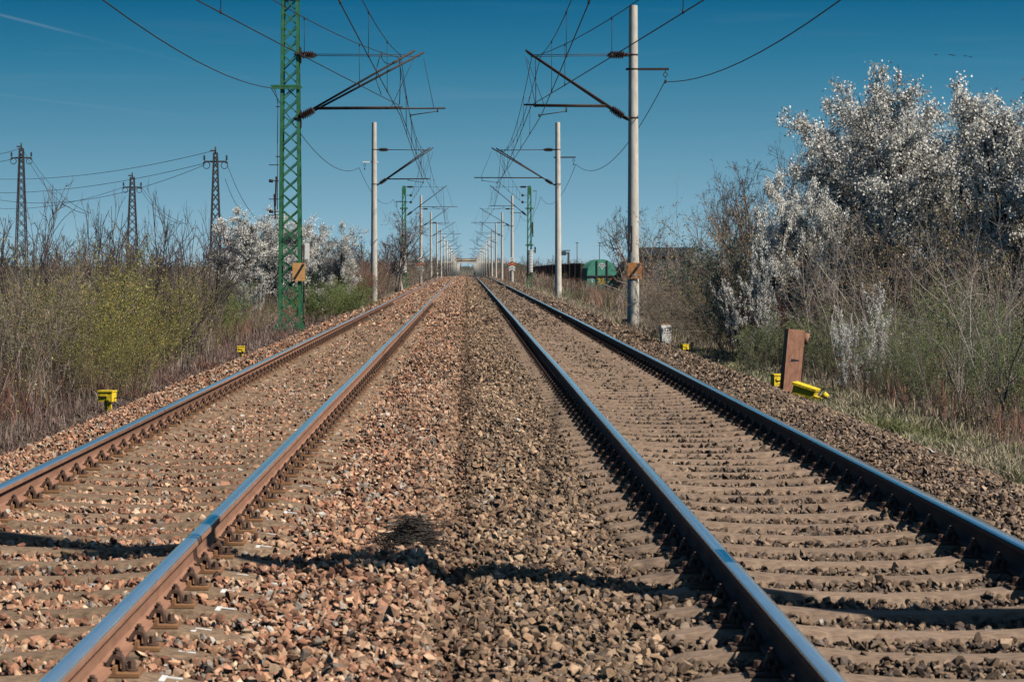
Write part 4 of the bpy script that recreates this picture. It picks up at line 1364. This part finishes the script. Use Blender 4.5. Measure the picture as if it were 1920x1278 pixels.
def shrub(seed, H=3.0, Wd=2.6, stems=14, k1=9, k2=7, k3=0, bark=((.16, .13, .115),), leaf=None, nleaf=0, lsize=.04, upright=.10, r0=.02,
          spread=.5, leafmat=M_LEAF, tipbark=None, wob=.10, leaf_t0=.2, base_w=.35, ang=.75, jit=.03, flat=.6, lf1=.45, lf2=.4, clump=0.0, minr=.0022):
    """unit built with base at origin, height H, width Wd"""
    r = np.random.default_rng(seed)
    g_ = Veg()
    th = r.uniform(0, 2 * np.pi, stems)
    rr_ = np.sqrt(r.random(stems)) * Wd * base_w * .5
    p0 = np.stack([np.cos(th) * rr_, np.sin(th) * rr_, np.full(stems, -.08)], -1)
    sp = r.uniform(.05, 1, stems) * spread
    d0 = np.stack([np.cos(th) * sp, np.sin(th) * sp, np.ones(stems)], -1)
    L = H * r.uniform(.62, 1.04, stems) * np.sqrt(1 + sp ** 2 * .6)
    R = r0 * r.uniform(.6, 1.2, stems)
    P1, A1 = grow(r, p0, d0, L, R, .2, 10, wob, upright)
    bark = np.array(bark); tb = np.array(tipbark) if tipbark is not None else bark
    g_.tubes(P1, A1, pal(r, bark, len(P1)), 5)
    P2, A2, L2 = sprout(r, P1, A1, k1, .18, .97, ang, lf1, L, 6, wob * 1.3, upright * .9, minr=minr * 1.5)
    g_.tubes(P2, A2, pal(r, bark, len(P2)), 4)
    P3, A3, L3 = sprout(r, P2, A2, k2, .12, .98, ang, lf2, L2, 4, wob * 1.5, upright * .7, minr=minr)
    g_.tubes(P3, A3, pal(r, tb, len(P3)), 3)
    tips = [P3]
    if k3:
        P4, A4, L4 = sprout(r, P3, A3, k3, .15, .98, ang, .45, L3, 2, wob * 1.5, upright * .6, minr=minr)
        g_.tubes(P4, A4, pal(r, tb, len(P4)), 3)
        tips.append(P4)
    if leaf is not None and nleaf:
        for T_, share in zip(tips, ([1.0] if len(tips) == 1 else [.35, .65])):
            n_ = int(nleaf * share)
            bi = r.integers(0, len(T_), n_); t = r.uniform(leaf_t0, 1, n_) * (T_.shape[1] - 1)
            i = np.clip(t.astype(int), 0, T_.shape[1] - 2); f = (t - i)[:, None]
            if clump:
                # blossom sits in dense runs along some twigs and leaves others bare
                wgt = r.random(len(T_)) ** 2.0 + .04
                bi = r.choice(len(T_), n_, p=wgt / wgt.sum())
            pp = T_[bi, i] * (1 - f) + T_[bi, i + 1] * f + r.normal(0, jit, (n_, 3))
            v, q, tt = flakes(r, pp, lsize, pal(r, leaf, n_, .3), flat)
            g_.add(v, q, tt, 1)
    me = g_.mesh('shrub', leafmat)
    co = np.concatenate(g_.V)
    h = np.percentile(co[:, 2], 99.6); w = np.percentile(np.abs(co[:, 0]), 97) * 2
    me['h'] = float(h); me['w'] = float(w)
    return me
GREY = ((.26, .21, .18), (.36, .30, .26), (.16, .125, .11))
DARK = ((.09, .065, .06), (.13, .10, .09), (.06, .045, .045))
RED = ((.20, .085, .06), (.26, .12, .09), (.15, .07, .055))
OLIVE = ((.22, .21, .07), (.28, .25, .09), (.16, .16, .06), (.30, .23, .14))
PALE = ((.42, .36, .31), (.33, .28, .24), (.5, .44, .38))
LOL = ((.27, .29, .07), (.40, .38, .11), (.14, .17, .045), (.50, .45, .13), (.34, .19, .08), (.08, .09, .035))
LGR = ((.15, .23, .07), (.20, .29, .09), (.10, .16, .05), (.26, .33, .11))
LTE = ((.11, .17, .13), (.08, .13, .10), (.15, .21, .16))
PET = ((.94, .92, .86), (.96, .95, .91), (.93, .90, .82), (.74, .70, .58))
LYE = ((.52, .40, .08), (.42, .33, .08), (.34, .28, .06))
PROTO = {}
def protos(kind, n, **kw):
    PROTO[kind] = [shrub(hash_seed(kind) + k, **kw) for k in range(n)]
def hash_seed(s): return sum(ord(c) * (i + 3) for i, c in enumerate(s)) % 9973
protos('bare', 3, minr=.0062, stems=10, k1=9, k2=4, bark=DARK, r0=.034, spread=.6, upright=.06, wob=.13, ang=.65, leaf=((.15, .12, .08),), nleaf=0)
protos('bushy', 3, stems=22, k1=12, k2=8, bark=DARK + GREY + ((.36, .31, .27),), tipbark=((.36, .27, .21), (.44, .30, .23), (.18, .13, .11), (.26, .24, .12), (.5, .42, .35)), r0=.014, spread=1.0, upright=.02, wob=.13, leaf=((.24, .22, .09), (.34, .26, .14), (.36, .22, .14), (.15, .17, .06), (.45, .38, .28)), nleaf=4500, lsize=.04)
protos('olive', 3, stems=38, k1=9, k2=6, bark=OLIVE + DARK, r0=.010, spread=.9, upright=.05, wob=.10, leaf=LOL, nleaf=7000, lsize=.05, ang=.55, base_w=.8, flat=.45)
protos('yellow', 1, stems=30, k1=10, k2=7, bark=OLIVE, r0=.008, spread=.9, upright=.02, leaf=LYE + LOL, nleaf=8000, lsize=.05, base_w=.7, ang=.6, flat=.5)
protos('green', 2, stems=50, k1=10, k2=7, bark=OLIVE, r0=.009, spread=.9, upright=.04, leaf=LGR, nleaf=15000, lsize=.075, base_w=.9, ang=.5, flat=.35)
protos('leafy', 2, stems=24, k1=12, k2=9, bark=GREY, r0=.011, spread=.8, upright=.04, leaf=((.24, .29, .11), (.32, .37, .16), (.15, .20, .08)), nleaf=22000, lsize=.036, base_w=.8, flat=.7)
protos('red', 1, stems=40, k1=14, k2=8, bark=RED, r0=.008, spread=1.0, upright=.02, base_w=.9, leaf=RED, nleaf=6000, lsize=.05)
protos('teal', 1, stems=22, k1=13, k2=9, bark=GREY, r0=.012, spread=.8, upright=.05, leaf=LTE, nleaf=15000, lsize=.05, base_w=.7)
protos('bloom_tree', 3, stems=12, k1=18, k2=10, k3=5, bark=DARK, r0=.035, spread=.34, upright=.01, wob=.11, leaf=PET, nleaf=115000, lsize=.027, clump=.5, leafmat=M_PETAL, leaf_t0=.05, jit=.035, flat=.85, ang=1.0, base_w=.35, lf1=.34, lf2=.42)
protos('bloom_bush', 2, clump=.35, stems=18, k1=14, k2=9, k3=5, bark=GREY, r0=.02, spread=1.1, upright=.0, wob=.10, leaf=PET + PET + ((.45, .38, .24), (.3, .28, .12)), nleaf=90000, lsize=.038, leafmat=M_PETAL, leaf_t0=.05, jit=.03, flat=.85, ang=.7, base_w=.5)
protos('pale_stem', 3, stems=9, k1=8, k2=4, bark=PALE + GREY, tipbark=GREY, r0=.015, spread=.55, upright=.03, wob=.10, ang=.55, base_w=.5)
protos('tree', 2, minr=.0036, stems=4, k1=12, k2=8, k3=4, bark=GREY, tipbark=DARK, r0=.05, spread=.35, upright=.05, wob=.13, ang=.8, base_w=.12, lf1=.55, lf2=.45)
protos('bloom_spike', 1, stems=10, k1=10, k2=6, bark=GREY, r0=.01, spread=.55, upright=.12, leaf=PET, nleaf=17000, lsize=.032, leafmat=M_PETAL, leaf_t0=.0, jit=.02, flat=.85, ang=.5, base_w=.6)
rv = random.Random(5)
MINASP = {'bloom_tree': .86, 'bloom_bush': .45, 'tree': .65, 'pale_stem': .75, 'bushy': .8, 'bare': .55}
def plant(kind, pxx, Z, top, wpx, label, name=None, bush=False, cat=None, group=None, v=None, ybase=None, lean=0.0):
    rv = random.Random(int(pxx * 13 + Z * 7))
    me = PROTO[kind][(v if v is not None else rv.randrange(len(PROTO[kind])))]
    x = (pxx - VX) * Z / FPX
    g0 = gz(x, Z)
    H = EYE + (VY - top) * Z / FPX - g0
    sz = H / me['h']; sx = max(wpx * Z / FPX / me['w'], sz * (.55 if bush else MINASP.get(kind, .8)))
    names = {'bare': ('bare_shrub', 'shrub'), 'bushy': ('twiggy_shrub', 'shrub'), 'olive': ('olive_shrub', 'shrub'), 'yellow': ('yellow_shrub', 'shrub'), 'green': ('willow_shrub', 'shrub'),
             'leafy': ('leafy_shrub', 'shrub'), 'red': ('red_twig_shrub', 'shrub'), 'teal': ('dark_leafed_shrub', 'shrub'), 'bloom_tree': ('blossom_tree', 'tree'), 'bloom_bush': ('blossom_bush', 'bush'),
             'pale_stem': ('pale_stemmed_sapling', 'sapling'), 'tree': ('bare_tree', 'tree'), 'bloom_spike': ('blossom_bush', 'bush')}
    nm, ct = names[kind]
    if bush: nm, ct = 'blossom_bush', 'bush'
    o = link(nm, me)
    o.location = (x, Z, g0)
    o.scale = (sx, sx, sz)
    o.rotation_euler = (0, lean, rv.uniform(0, 6.28))
    tag(o, label, ct, group or {'shrub': 'shrubs along the railway', 'tree': 'trees along the railway', 'bush': 'white blossoming bushes', 'sapling': 'pale stemmed saplings'}[ct])
    return o
# left bank
plant('bare', 12, 44, 335, 170, 'tallest bare dark shrub at the picture edge in front of the outermost pylon')
plant('bare', 105, 50, 366, 150, 'forked bare shrub between the outermost and lowest looking pylons, nearer the outermost')
plant('bare', 165, 54, 380, 140, 'dense bare shrub close before the lowest looking pylon, on its outer side')
plant('bare', 215, 49, 366, 130, 'bare shrub whose twigs cross the lowest looking pylon')
plant('bare', 290, 50, 356, 130, 'bare shrub with one tall whip between the lowest looking pylon and the blossom')
plant('bare', 345, 56, 392, 150, 'bare spreading shrub leaning towards the white blossom')
plant('bare', 60, 62, 430, 190, 'low bare shrub behind the edge shrub at the outermost pylon')
plant('bare', 388, 62, 392, 70, 'slim bare sapling at the foot of the pylon by the blossom')
plant('bare', 255, 66, 430, 200, 'bare shrub behind the lowest looking pylon twigs, partly hidden')
plant('bushy', 20, 36, 480, 220, 'grey brown twiggy shrub at the picture edge below the tallest bare shrub')
plant('bushy', 130, 46, 470, 230, 'grey twiggy shrub behind the olive shrub below the forked bare shrub')
plant('bushy', 350, 54, 490, 200, 'grey twiggy shrub under the spreading bare shrub')
plant('bushy', 395, 70, 470, 130, 'twiggy shrub just below the slim bare sapling')
plant('bushy', 70, 38, 460, 210, 'tall grey brown shrub with few leaves near the picture edge')
plant('olive', 120, 38, 500, 120, 'slim olive stemmed shrub before the tall grey brown shrub')
plant('olive', 170, 40, 440, 220, 'tallest olive shrub standing above the two-legged yellow box')
plant('olive', 250, 44, 470, 220, 'olive shrub behind the yellow flowering shrub')
plant('olive', 300, 50, 505, 120, 'low olive shrub between the yellow flowering shrub and green willow shrub')
plant('olive', 210, 35, 580, 150, 'short olive shrub right behind the two-legged yellow box')
plant('yellow', 232, 37, 500, 170, 'yellow budding shrub beside the ballast and two-legged yellow box')
plant('green', 400, 64, 520, 130, 'dark green willow shrub left of the lattice mast foot')
plant('green', 452, 76, 555, 110, 'green willow shrub under the small low blossom bush')
plant('green', 610, 82, 515, 150, 'wide green willow shrub behind the lattice mast on the track side')
plant('green', 655, 92, 520, 90, 'narrow green willow shrub beside the second concrete mast')
plant('bloom_tree', 452, 92, 396, 190, 'big white blossoming bush behind the green lattice mast, pylon side', v=0, bush=True)
plant('bloom_tree', 603, 94, 425, 150, 'white blossoming bush behind the orange sign of the lattice mast', v=1, bush=True)
plant('bloom_tree', 516, 98, 440, 70, 'white blossoming bush seen through the green lattice mast', v=2, bush=True)
plant('bloom_spike', 466, 74, 500, 65, 'small bright white blossom bush below the big one')
plant('bare', 620, 110, 425, 130, 'bare thin shrub rising behind the blossom beside the lattice mast')
plant('red', 662, 125, 485, 100, 'reddish brown twig shrub beside the second concrete mast')
plant('bushy', 480, 70, 560, 150, 'grey pink twiggy shrub at the foot of the lattice mast')
plant('bushy', 560, 105, 480, 200, 'grey twiggy shrub filling in behind the lattice mast')
plant('tree', 748, 182, 396, 135, 'bare round crowned tree behind the blossom-side weight mast', v=0)
plant('tree', 683, 190, 450, 90, 'small bare tree between the second concrete mast and the round crowned tree', v=1)
plant('bushy', 700, 150, 500, 110, 'twiggy shrub under the small bare tree')
plant('bushy', 735, 200, 490, 100, 'twiggy shrub under the round crowned bare tree')
plant('bushy', 780, 240, 478, 90, 'twiggy shrub beside the blossom-side mast with arrow marks')
plant('tree', 800, 320, 455, 70, 'bare tree just beyond the blossom-side mast with arrow marks', v=1)
# right bank
plant('bloom_tree', 1625, 59, 228, 140, 'blossoming tree lobe lowest and nearest the bare trees', v=0)
plant('bloom_tree', 1725, 50, 166, 180, 'tall blossoming tree in the middle of the white crowns', v=1)
plant('bloom_tree', 1810, 47, 185, 180, 'blossoming tree between the two tallest white crowns', v=2)
plant('bloom_tree', 1900, 45, 146, 200, 'tallest blossoming tree at the picture edge', v=0)
plant('bloom_tree', 1855, 52, 205, 150, 'blossoming tree filling the gap beside the tallest white crown', v=1)
plant('bloom_tree', 1770, 57, 250, 180, 'blossoming tree half hidden behind the tall white crowns', v=1)
plant('bloom_tree', 1492, 47, 338, 110, 'bright white blossom bush below the lowest white crown', v=2, bush=True)
plant('bloom_spike', 1432, 46, 470, 95, 'low white blossom branch beside the dark leafed shrub')
plant('bloom_spike', 1620, 37, 540, 85, 'small upright white blossom bush behind the rusty post')
plant('bloom_bush', 1820, 47, 330, 170, 'hidden white blossom bush under the tallest blossoming tree', v=1)
plant('teal', 1410, 52, 425, 130, 'dark blue green leafed shrub before the bare trees')
plant('teal', 1455, 48, 480, 110, 'dark leafed shrub under the bright white blossom bush')
plant('tree', 1400, 68, 300, 170, 'bare tree standing next to the blossoming trees, with open crown', v=0)
plant('tree', 1480, 66, 262, 110, 'tallest bare tree touching the lowest white crown', v=1)
plant('tree', 1330, 74, 372, 130, 'lower bare tree nearer the mast with the orange sign', v=1)
plant('tree', 1200, 95, 388, 150, 'small bare tree directly behind the mast with the orange sign', v=0)
plant('bare', 1292, 78, 400, 110, 'bare dark shrub between the mast and the lower bare tree')
plant('bushy', 1240, 76, 474, 120, 'twiggy shrub just past the mast with the orange sign')
plant('bushy', 1275, 84, 470, 120, 'twiggy shrub hiding the blue grey building wall')
plant('bushy', 1215, 86, 482, 100, 'twiggy shrub at the foot of the small bare tree')
plant('bushy', 1300, 70, 460, 130, 'twiggy shrub behind the leaning number post')
plant('bushy', 1345, 68, 400, 130, 'tall twiggy shrub under the lower bare tree')
plant('bushy', 1405, 62, 372, 130, 'tall twiggy shrub under the open crowned bare tree')
plant('bushy', 1455, 58, 350, 120, 'tallest twiggy shrub beside the bright white blossom bush')
plant('tree', 1372, 72, 330, 120, 'thin bare tree between the lower and the open crowned bare trees', v=1)
plant('bushy', 1365, 62, 440, 130, 'twiggy shrub between the number post and dark leafed shrub')
plant('bushy', 1250, 64, 520, 110, 'low twiggy shrub behind the number post beside the mast')
plant('bushy', 1330, 56, 520, 130, 'low twiggy shrub behind the one-legged yellow box')
plant('olive', 1390, 54, 500, 120, 'olive twiggy shrub between the one-legged yellow box and rusty post')
plant('red', 1490, 46, 540, 90, 'reddish twigs above the rusty post')
plant('leafy', 1440, 43, 585, 130, 'fresh leafed low shrub beside the rusty post, number post side')
plant('leafy', 1530, 41, 570, 140, 'fresh leafed shrub directly behind the rusty post')
plant('leafy', 1700, 40, 540, 150, 'fresh leafed shrub behind the small upright blossom bush')
plant('leafy', 1690, 36, 610, 130, 'low fresh leafed shrub between the toppled box and the pale saplings')
plant('leafy', 1770, 33, 590, 150, 'fresh leafed shrub under the pale sapling in the middle of the thicket')
plant('leafy', 1900, 30, 570, 150, 'fresh leafed shrub at the foot of the closest pale sapling')
plant('leafy', 1850, 36, 520, 170, 'fresh leafed shrub among pale stems near the picture edge')
plant('bushy', 1580, 46, 400, 180, 'dense grey thicket shrub under the lowest white crown')
plant('bushy', 1680, 44, 380, 200, 'dense grey thicket shrub under the middle white crown')
plant('bushy', 1790, 42, 370, 200, 'dense grey thicket shrub between the two tallest crowns')
plant('bushy', 1890, 40, 380, 200, 'dense grey thicket shrub at the picture edge under the tallest crown')
plant('bushy', 1620, 39, 560, 160, 'low grey thicket shrub beside the small upright blossom bush')
plant('pale_stem', 1560, 42, 400, 140, 'pale sapling rising above the rusty post')
plant('pale_stem', 1640, 40, 380, 170, 'pale sapling behind the small upright blossom bush')
plant('pale_stem', 1730, 36, 400, 170, 'pale sapling in the middle of the thicket')
plant('pale_stem', 1810, 32, 430, 170, 'pale forked sapling leaning near the grass verge', lean=-.12)
plant('pale_stem', 1880, 30, 400, 170, 'pale forked sapling closest to the camera at the picture edge', lean=-.15)
plant('pale_stem', 1225, 74, 470, 90, 'thin pale sapling next to the mast with the orange sign')
plant('leafy', 1100, 130, 540, 110, 'low grey green shrub in front of the green wagon')
plant('bushy', 1140, 118, 525, 110, 'low twiggy shrub between the wagon and the mast with the orange sign')
plant('bushy', 1040, 170, 510, 90, 'low twiggy shrub below the dark wagons by the second mast')

# ---- undergrowth: dense standing stems nobody could count
def undergrowth(name, seed, n, xfun, y0, y1, hfun, palette, label, ypow=1.0, branch=3, lean=.18, rr0=.0045, leafn=0, leaf=None, lsz=.03):
    r = np.random.default_rng(seed)
    y = y0 * (y1 / y0) ** (r.random(n) ** ypow)
    x = xfun(r, y)
    z = ground_z(x, y) - .03
    h = hfun(r, x, y)
    th = r.uniform(0, 2 * np.pi, n)
    d0 = np.stack([np.cos(th) * lean * r.random(n) * 2, np.sin(th) * lean * r.random(n) * 2, np.ones(n)], -1)
    R = rr0 * r.uniform(.5, 1.3, n) * (1 + y / 90)
    P, A_ = grow(r, np.stack([x, y, z], -1), d0, h, R, .35, 5, .10, .03)
    g_ = Veg()
    pp = np.array(palette)
    # patches of colour
    pi = np.clip(((hsh(x * .8, y * .35, 1.0) + 1) / 2 * len(pp) + r.normal(0, .9, n)).astype(int), 0, len(pp) - 1)
    tint = pp[pi] * r.uniform(.7, 1.3, (n, 1))
    g_.tubes(P, A_, tint, 3)
    if branch:
        P2, A2, L2 = sprout(r, P, A_, branch, .25, .95, .55, .4, h, 3, .12, .05, minr=.0015)
        A2 = A2 * 1.0
        g_.tubes(P2, A2, np.repeat(tint, branch, axis=0) * r.uniform(.8, 1.25, (n * branch, 1)), 3)
    if leafn:
        bi = r.integers(0, len(P2), leafn); t = r.random(leafn) * 2.99
        i = t.astype(int); f = (t - i)[:, None]
        q_ = P2[bi, i] * (1 - f) + P2[bi, i + 1] * f
        v, q, tt = flakes(r, q_, lsz, pal(r, leaf, leafn, .3), .6)
        g_.add(v, q, tt, 1)
    o = link(name, g_.mesh(name))
    return tag(o, label, 'undergrowth', kind='stuff')
STEMS = ((.12, .085, .07), (.20, .13, .10), (.28, .12, .085), (.30, .22, .17), (.15, .14, .06), (.06, .045, .04), (.42, .34, .28), (.10, .065, .055), (.24, .10, .07), (.05, .04, .035))
undergrowth('undergrowth', 31, 9000, lambda r, y: -(5.25 + .010 * y + np.abs(r.normal(0, 1, len(y))) * (1.2 + y * .03)), 21, 120,
            lambda r, x, y: r.uniform(.3, 1.0, len(x)) * np.clip(.5 + (np.abs(x) - 5.2) * .55, .5, 1.4), STEMS, 'brown and reddish dry stems massed below the shrubs on the blossom side of the line',
            leafn=16000, leaf=LOL)
undergrowth('undergrowth', 32, 8000, lambda r, y: 5.85 + .004 * y + np.abs(r.normal(0, 1, len(y))) * (1.3 + y * .03), 23, 120,
            lambda r, x, y: r.uniform(.2, .8, len(x)) * np.clip(.5 + (np.abs(x) - 5.6) * .5, .4, 1.6) * np.where((y > 78) & (x > 5), .55, 1), STEMS, 'grey brown dry stems massed below the trees on the rusty post side of the line',
            leafn=16000, leaf=LOL)
undergrowth('undergrowth', 33, 7000, lambda r, y: -(5.6 + np.abs(r.normal(0, 1, len(y))) * (2 + y * .02)), 110, 700,
            lambda r, x, y: r.uniform(.8, 2.6, len(x)), STEMS, 'far brown scrub receding beside the blossom-side masts', branch=4, rr0=.006)
undergrowth('undergrowth', 34, 7000, lambda r, y: 5.6 + np.abs(r.normal(0, 1, len(y))) * (2 + y * .012), 85, 700,
            lambda r, x, y: r.uniform(.6, 1.5, len(x)) * np.interp(y, [85, 150, 260, 700], [.7, .9, 1.2, 2.2]), STEMS, 'far brown scrub receding beside the wagon-side masts', branch=4, rr0=.006)

# ---- far woods closing the horizon
def far_wood(seed, n, xfun, y0, y1, h0, h1, label, cols):
    r = np.random.default_rng(seed)
    y = r.uniform(y0, y1, n); x = xfun(r, y)
    z = ground_z(x, y)
    h = r.uniform(h0, h1, n)
    d0 = np.stack([r.normal(0, .12, n), r.normal(0, .12, n), np.ones(n)], -1)
    P, A_ = grow(r, np.stack([x, y, z], -1), d0, h, h * .018, .2, 6, .06, .02)
    g_ = Veg(); c = pal(r, cols, n, .25)
    g_.tubes(P, A_, c, 3)
    P2, A2, L2 = sprout(r, P, A_, 11, .15, .97, .7, .42, h, 3, .1, .04)
    g_.tubes(P2, np.maximum(A2, .02), np.repeat(c, 11, 0), 3)
    P3, A3, L3 = sprout(r, P2, A2, 4, .1, .97, .7, .5, L2, 2, .1, .03)
    g_.tubes(P3, np.maximum(A3, .022), np.repeat(c, 44, 0) * 1.1, 3)
    o = link('far_wood', g_.mesh('far_wood'))
    tag(o, label, 'wood', kind='stuff')
FW = ((.12, .10, .09), (.16, .125, .11), (.10, .10, .07), (.17, .14, .12))
far_wood(41, 420, lambda r, y: -(9 + r.random(len(y)) ** 1.5 * (20 + y * .22)), 160, 700, 3, 5.5, 'distant bare scrub woods behind the blossom-side masts', FW)
far_wood(42, 360, lambda r, y: 24 + r.random(len(y)) ** 1.3 * (y * .25), 330, 900, 3, 6.0, 'distant bare woods behind the wagons', FW)
far_wood(43, 420, lambda r, y: np.where(r.random(len(y)) < .5, -1, 1) * (9 + r.random(len(y)) ** 1.6 * 60), 700, 1180, 4.5, 8, 'distant trees standing just before the road bridge', FW)
far_wood(44, 420, lambda r, y: np.where(r.random(len(y)) < .5, -1, 1) * (8 + r.random(len(y)) ** 1.6 * 60), 1230, 2600, 8, 13, 'blue hazy trees seen under the road bridge', FW)
far_wood(45, 500, lambda r, y: r.uniform(-1, 1, len(y)) * (60 + y * .25), 900, 2200, 5, 9, 'thin line of distant trees on the horizon', FW)
far_wood(46, 160, lambda r, y: r.uniform(-1, 1, len(y)) * 40, 2700, 3300, 4, 6, 'dark blue wood closing the line far beyond the bridge', ((.05, .07, .07),))

# ---- grass verges
def grass(seed, n, xfun, y0, y1, hmin, hmax, palette, label, wid=.004, nm='grass', curl=.5, ypow=1.0, patch=1.0):
    r = np.random.default_rng(seed)
    y = y0 * (y1 / y0) ** (r.random(n) ** ypow)
    x = xfun(r, y)
    # tufts
    k = r.integers(0, n, n); keep = r.random(n) < .6
    x = np.where(keep, x[k] * 0 + x + 0, x); 
    x += .05 * np.sin(x * 37 + y * 11); y = y + .05 * np.cos(x * 29 - y * 17)
    inside = (x < 4.5) & (x > -4.35)
    x = np.where(inside, np.sign(x) * (4.75 + r.random(n) * .4), x)
    zb = np.maximum(ground_z(x, y), np.where((x > -4.75) & (x < 5.0), bed_z(x, y), -99)) - .01
    h = r.uniform(hmin, hmax, n) * (.75 + .45 * hsh(x * 2, y * 1.4, 1.7))
    h = np.maximum(h, hmin * .5)
    th = r.uniform(0, 2 * np.pi, n); ln = r.uniform(.1, 1, n) * curl
    dx, dy = np.cos(th) * ln, np.sin(th) * ln
    w = wid * r.uniform(.6, 1.4, n) * (1 + y / 45)
    ph = r.uniform(0, 2 * np.pi, n)
    wx, wy = np.cos(ph) * w, np.sin(ph) * w
    b0 = np.stack([x, y, zb], -1)
    mid = b0 + np.stack([dx * h * .35, dy * h * .35, h * .6], -1)
    tip = b0 + np.stack([dx * h * 1.1, dy * h * 1.1, h * (1 - .25 * ln)], -1)
    wv = np.stack([wx, wy, np.zeros(n)], -1)
    v = np.stack([b0 - wv, b0 + wv, mid + wv * .8, mid - wv * .8, tip], 1).reshape(-1, 3)
    i = np.arange(n)[:, None] * 5
    q = i + np.array([[0, 1, 2, 3]]); t = i + np.array([[3, 2, 4]])
    pp = np.array(palette)
    pi = np.clip(((hsh(x * 1.1 * patch, y * .55 * patch, 1.0) + 1) / 2 * len(pp) + r.normal(0, .7, n)).astype(int), 0, len(pp) - 1)
    c = pp[pi] * r.uniform(.7, 1.3, (n, 1))
    me = np_mesh(nm, v, quads=q, tris=t, mats=[M_GRASS], tint=np.repeat(c, 5, axis=0))
    return tag(link(nm, me), label, 'grass', kind='stuff')
DRY = ((.33, .24, .20), (.42, .34, .24), (.28, .20, .17), (.48, .40, .28), (.30, .25, .14))
DRYP = ((.20, .12, .10), (.28, .18, .15), (.13, .09, .08), (.36, .27, .22), (.10, .07, .065), (.26, .13, .10))
GRN = ((.17, .18, .08), (.40, .36, .22), (.24, .25, .12), (.50, .44, .31), (.12, .14, .06), (.46, .38, .28), (.40, .33, .22))
grass(51, 60000, lambda r, y: -(4.50 + np.abs(r.normal(0, .45, len(y)))), 18, 130, .04, .17, DRYP, 'dry pinkish grey grass along the ballast edge on the blossom side', curl=.9, wid=.003)
grass(52, 36000, lambda r, y: -(5.0 + r.random(len(y)) * 5), 18, 150, .10, .45, DRYP, 'tall dry grass between the stems on the blossom side', curl=.5, wid=.0028)
grass(53, 70000, lambda r, y: 4.80 + np.abs(r.normal(0, .55, len(y))), 17, 60, .06, .26, GRN, 'green and straw coloured grass verge beside the rusty post', curl=.9)
grass(54, 30000, lambda r, y: 5.4 + r.random(len(y)) * 6, 20, 90, .10, .36, DRY, 'tall dry grass between the stems on the rusty post side', curl=.4)
grass(55, 50000, lambda r, y: 4.7 + r.random(len(y)) ** 1.5 * 7, 55, 260, .1, .5, DRY + ((.24, .26, .12),), 'straw coloured grass sloping from the tracks to the wagons', curl=.7)

# ------------------------------------------------------------------ air
m = bpy.data.materials.new('air'); m.use_nodes = True
t = m.node_tree
for n in list(t.nodes): t.nodes.remove(n)
o_ = t.nodes.new('ShaderNodeOutputMaterial'); v_ = t.nodes.new('ShaderNodeVolumePrincipled')
v_.inputs['Color'].default_value = (.72, .86, 1, 1); v_.inputs['Density'].default_value = .000025; v_.inputs['Anisotropy'].default_value = .2
t.links.new(v_.outputs[0], o_.inputs['Volume'])
hb = MB(); hb.box((0, 1900, 5.5), (2400, 4200, 33))
ho = hb.build('haze', [m]); tag(ho, kind='stuff')
S.cycles.volume_bounces = 0
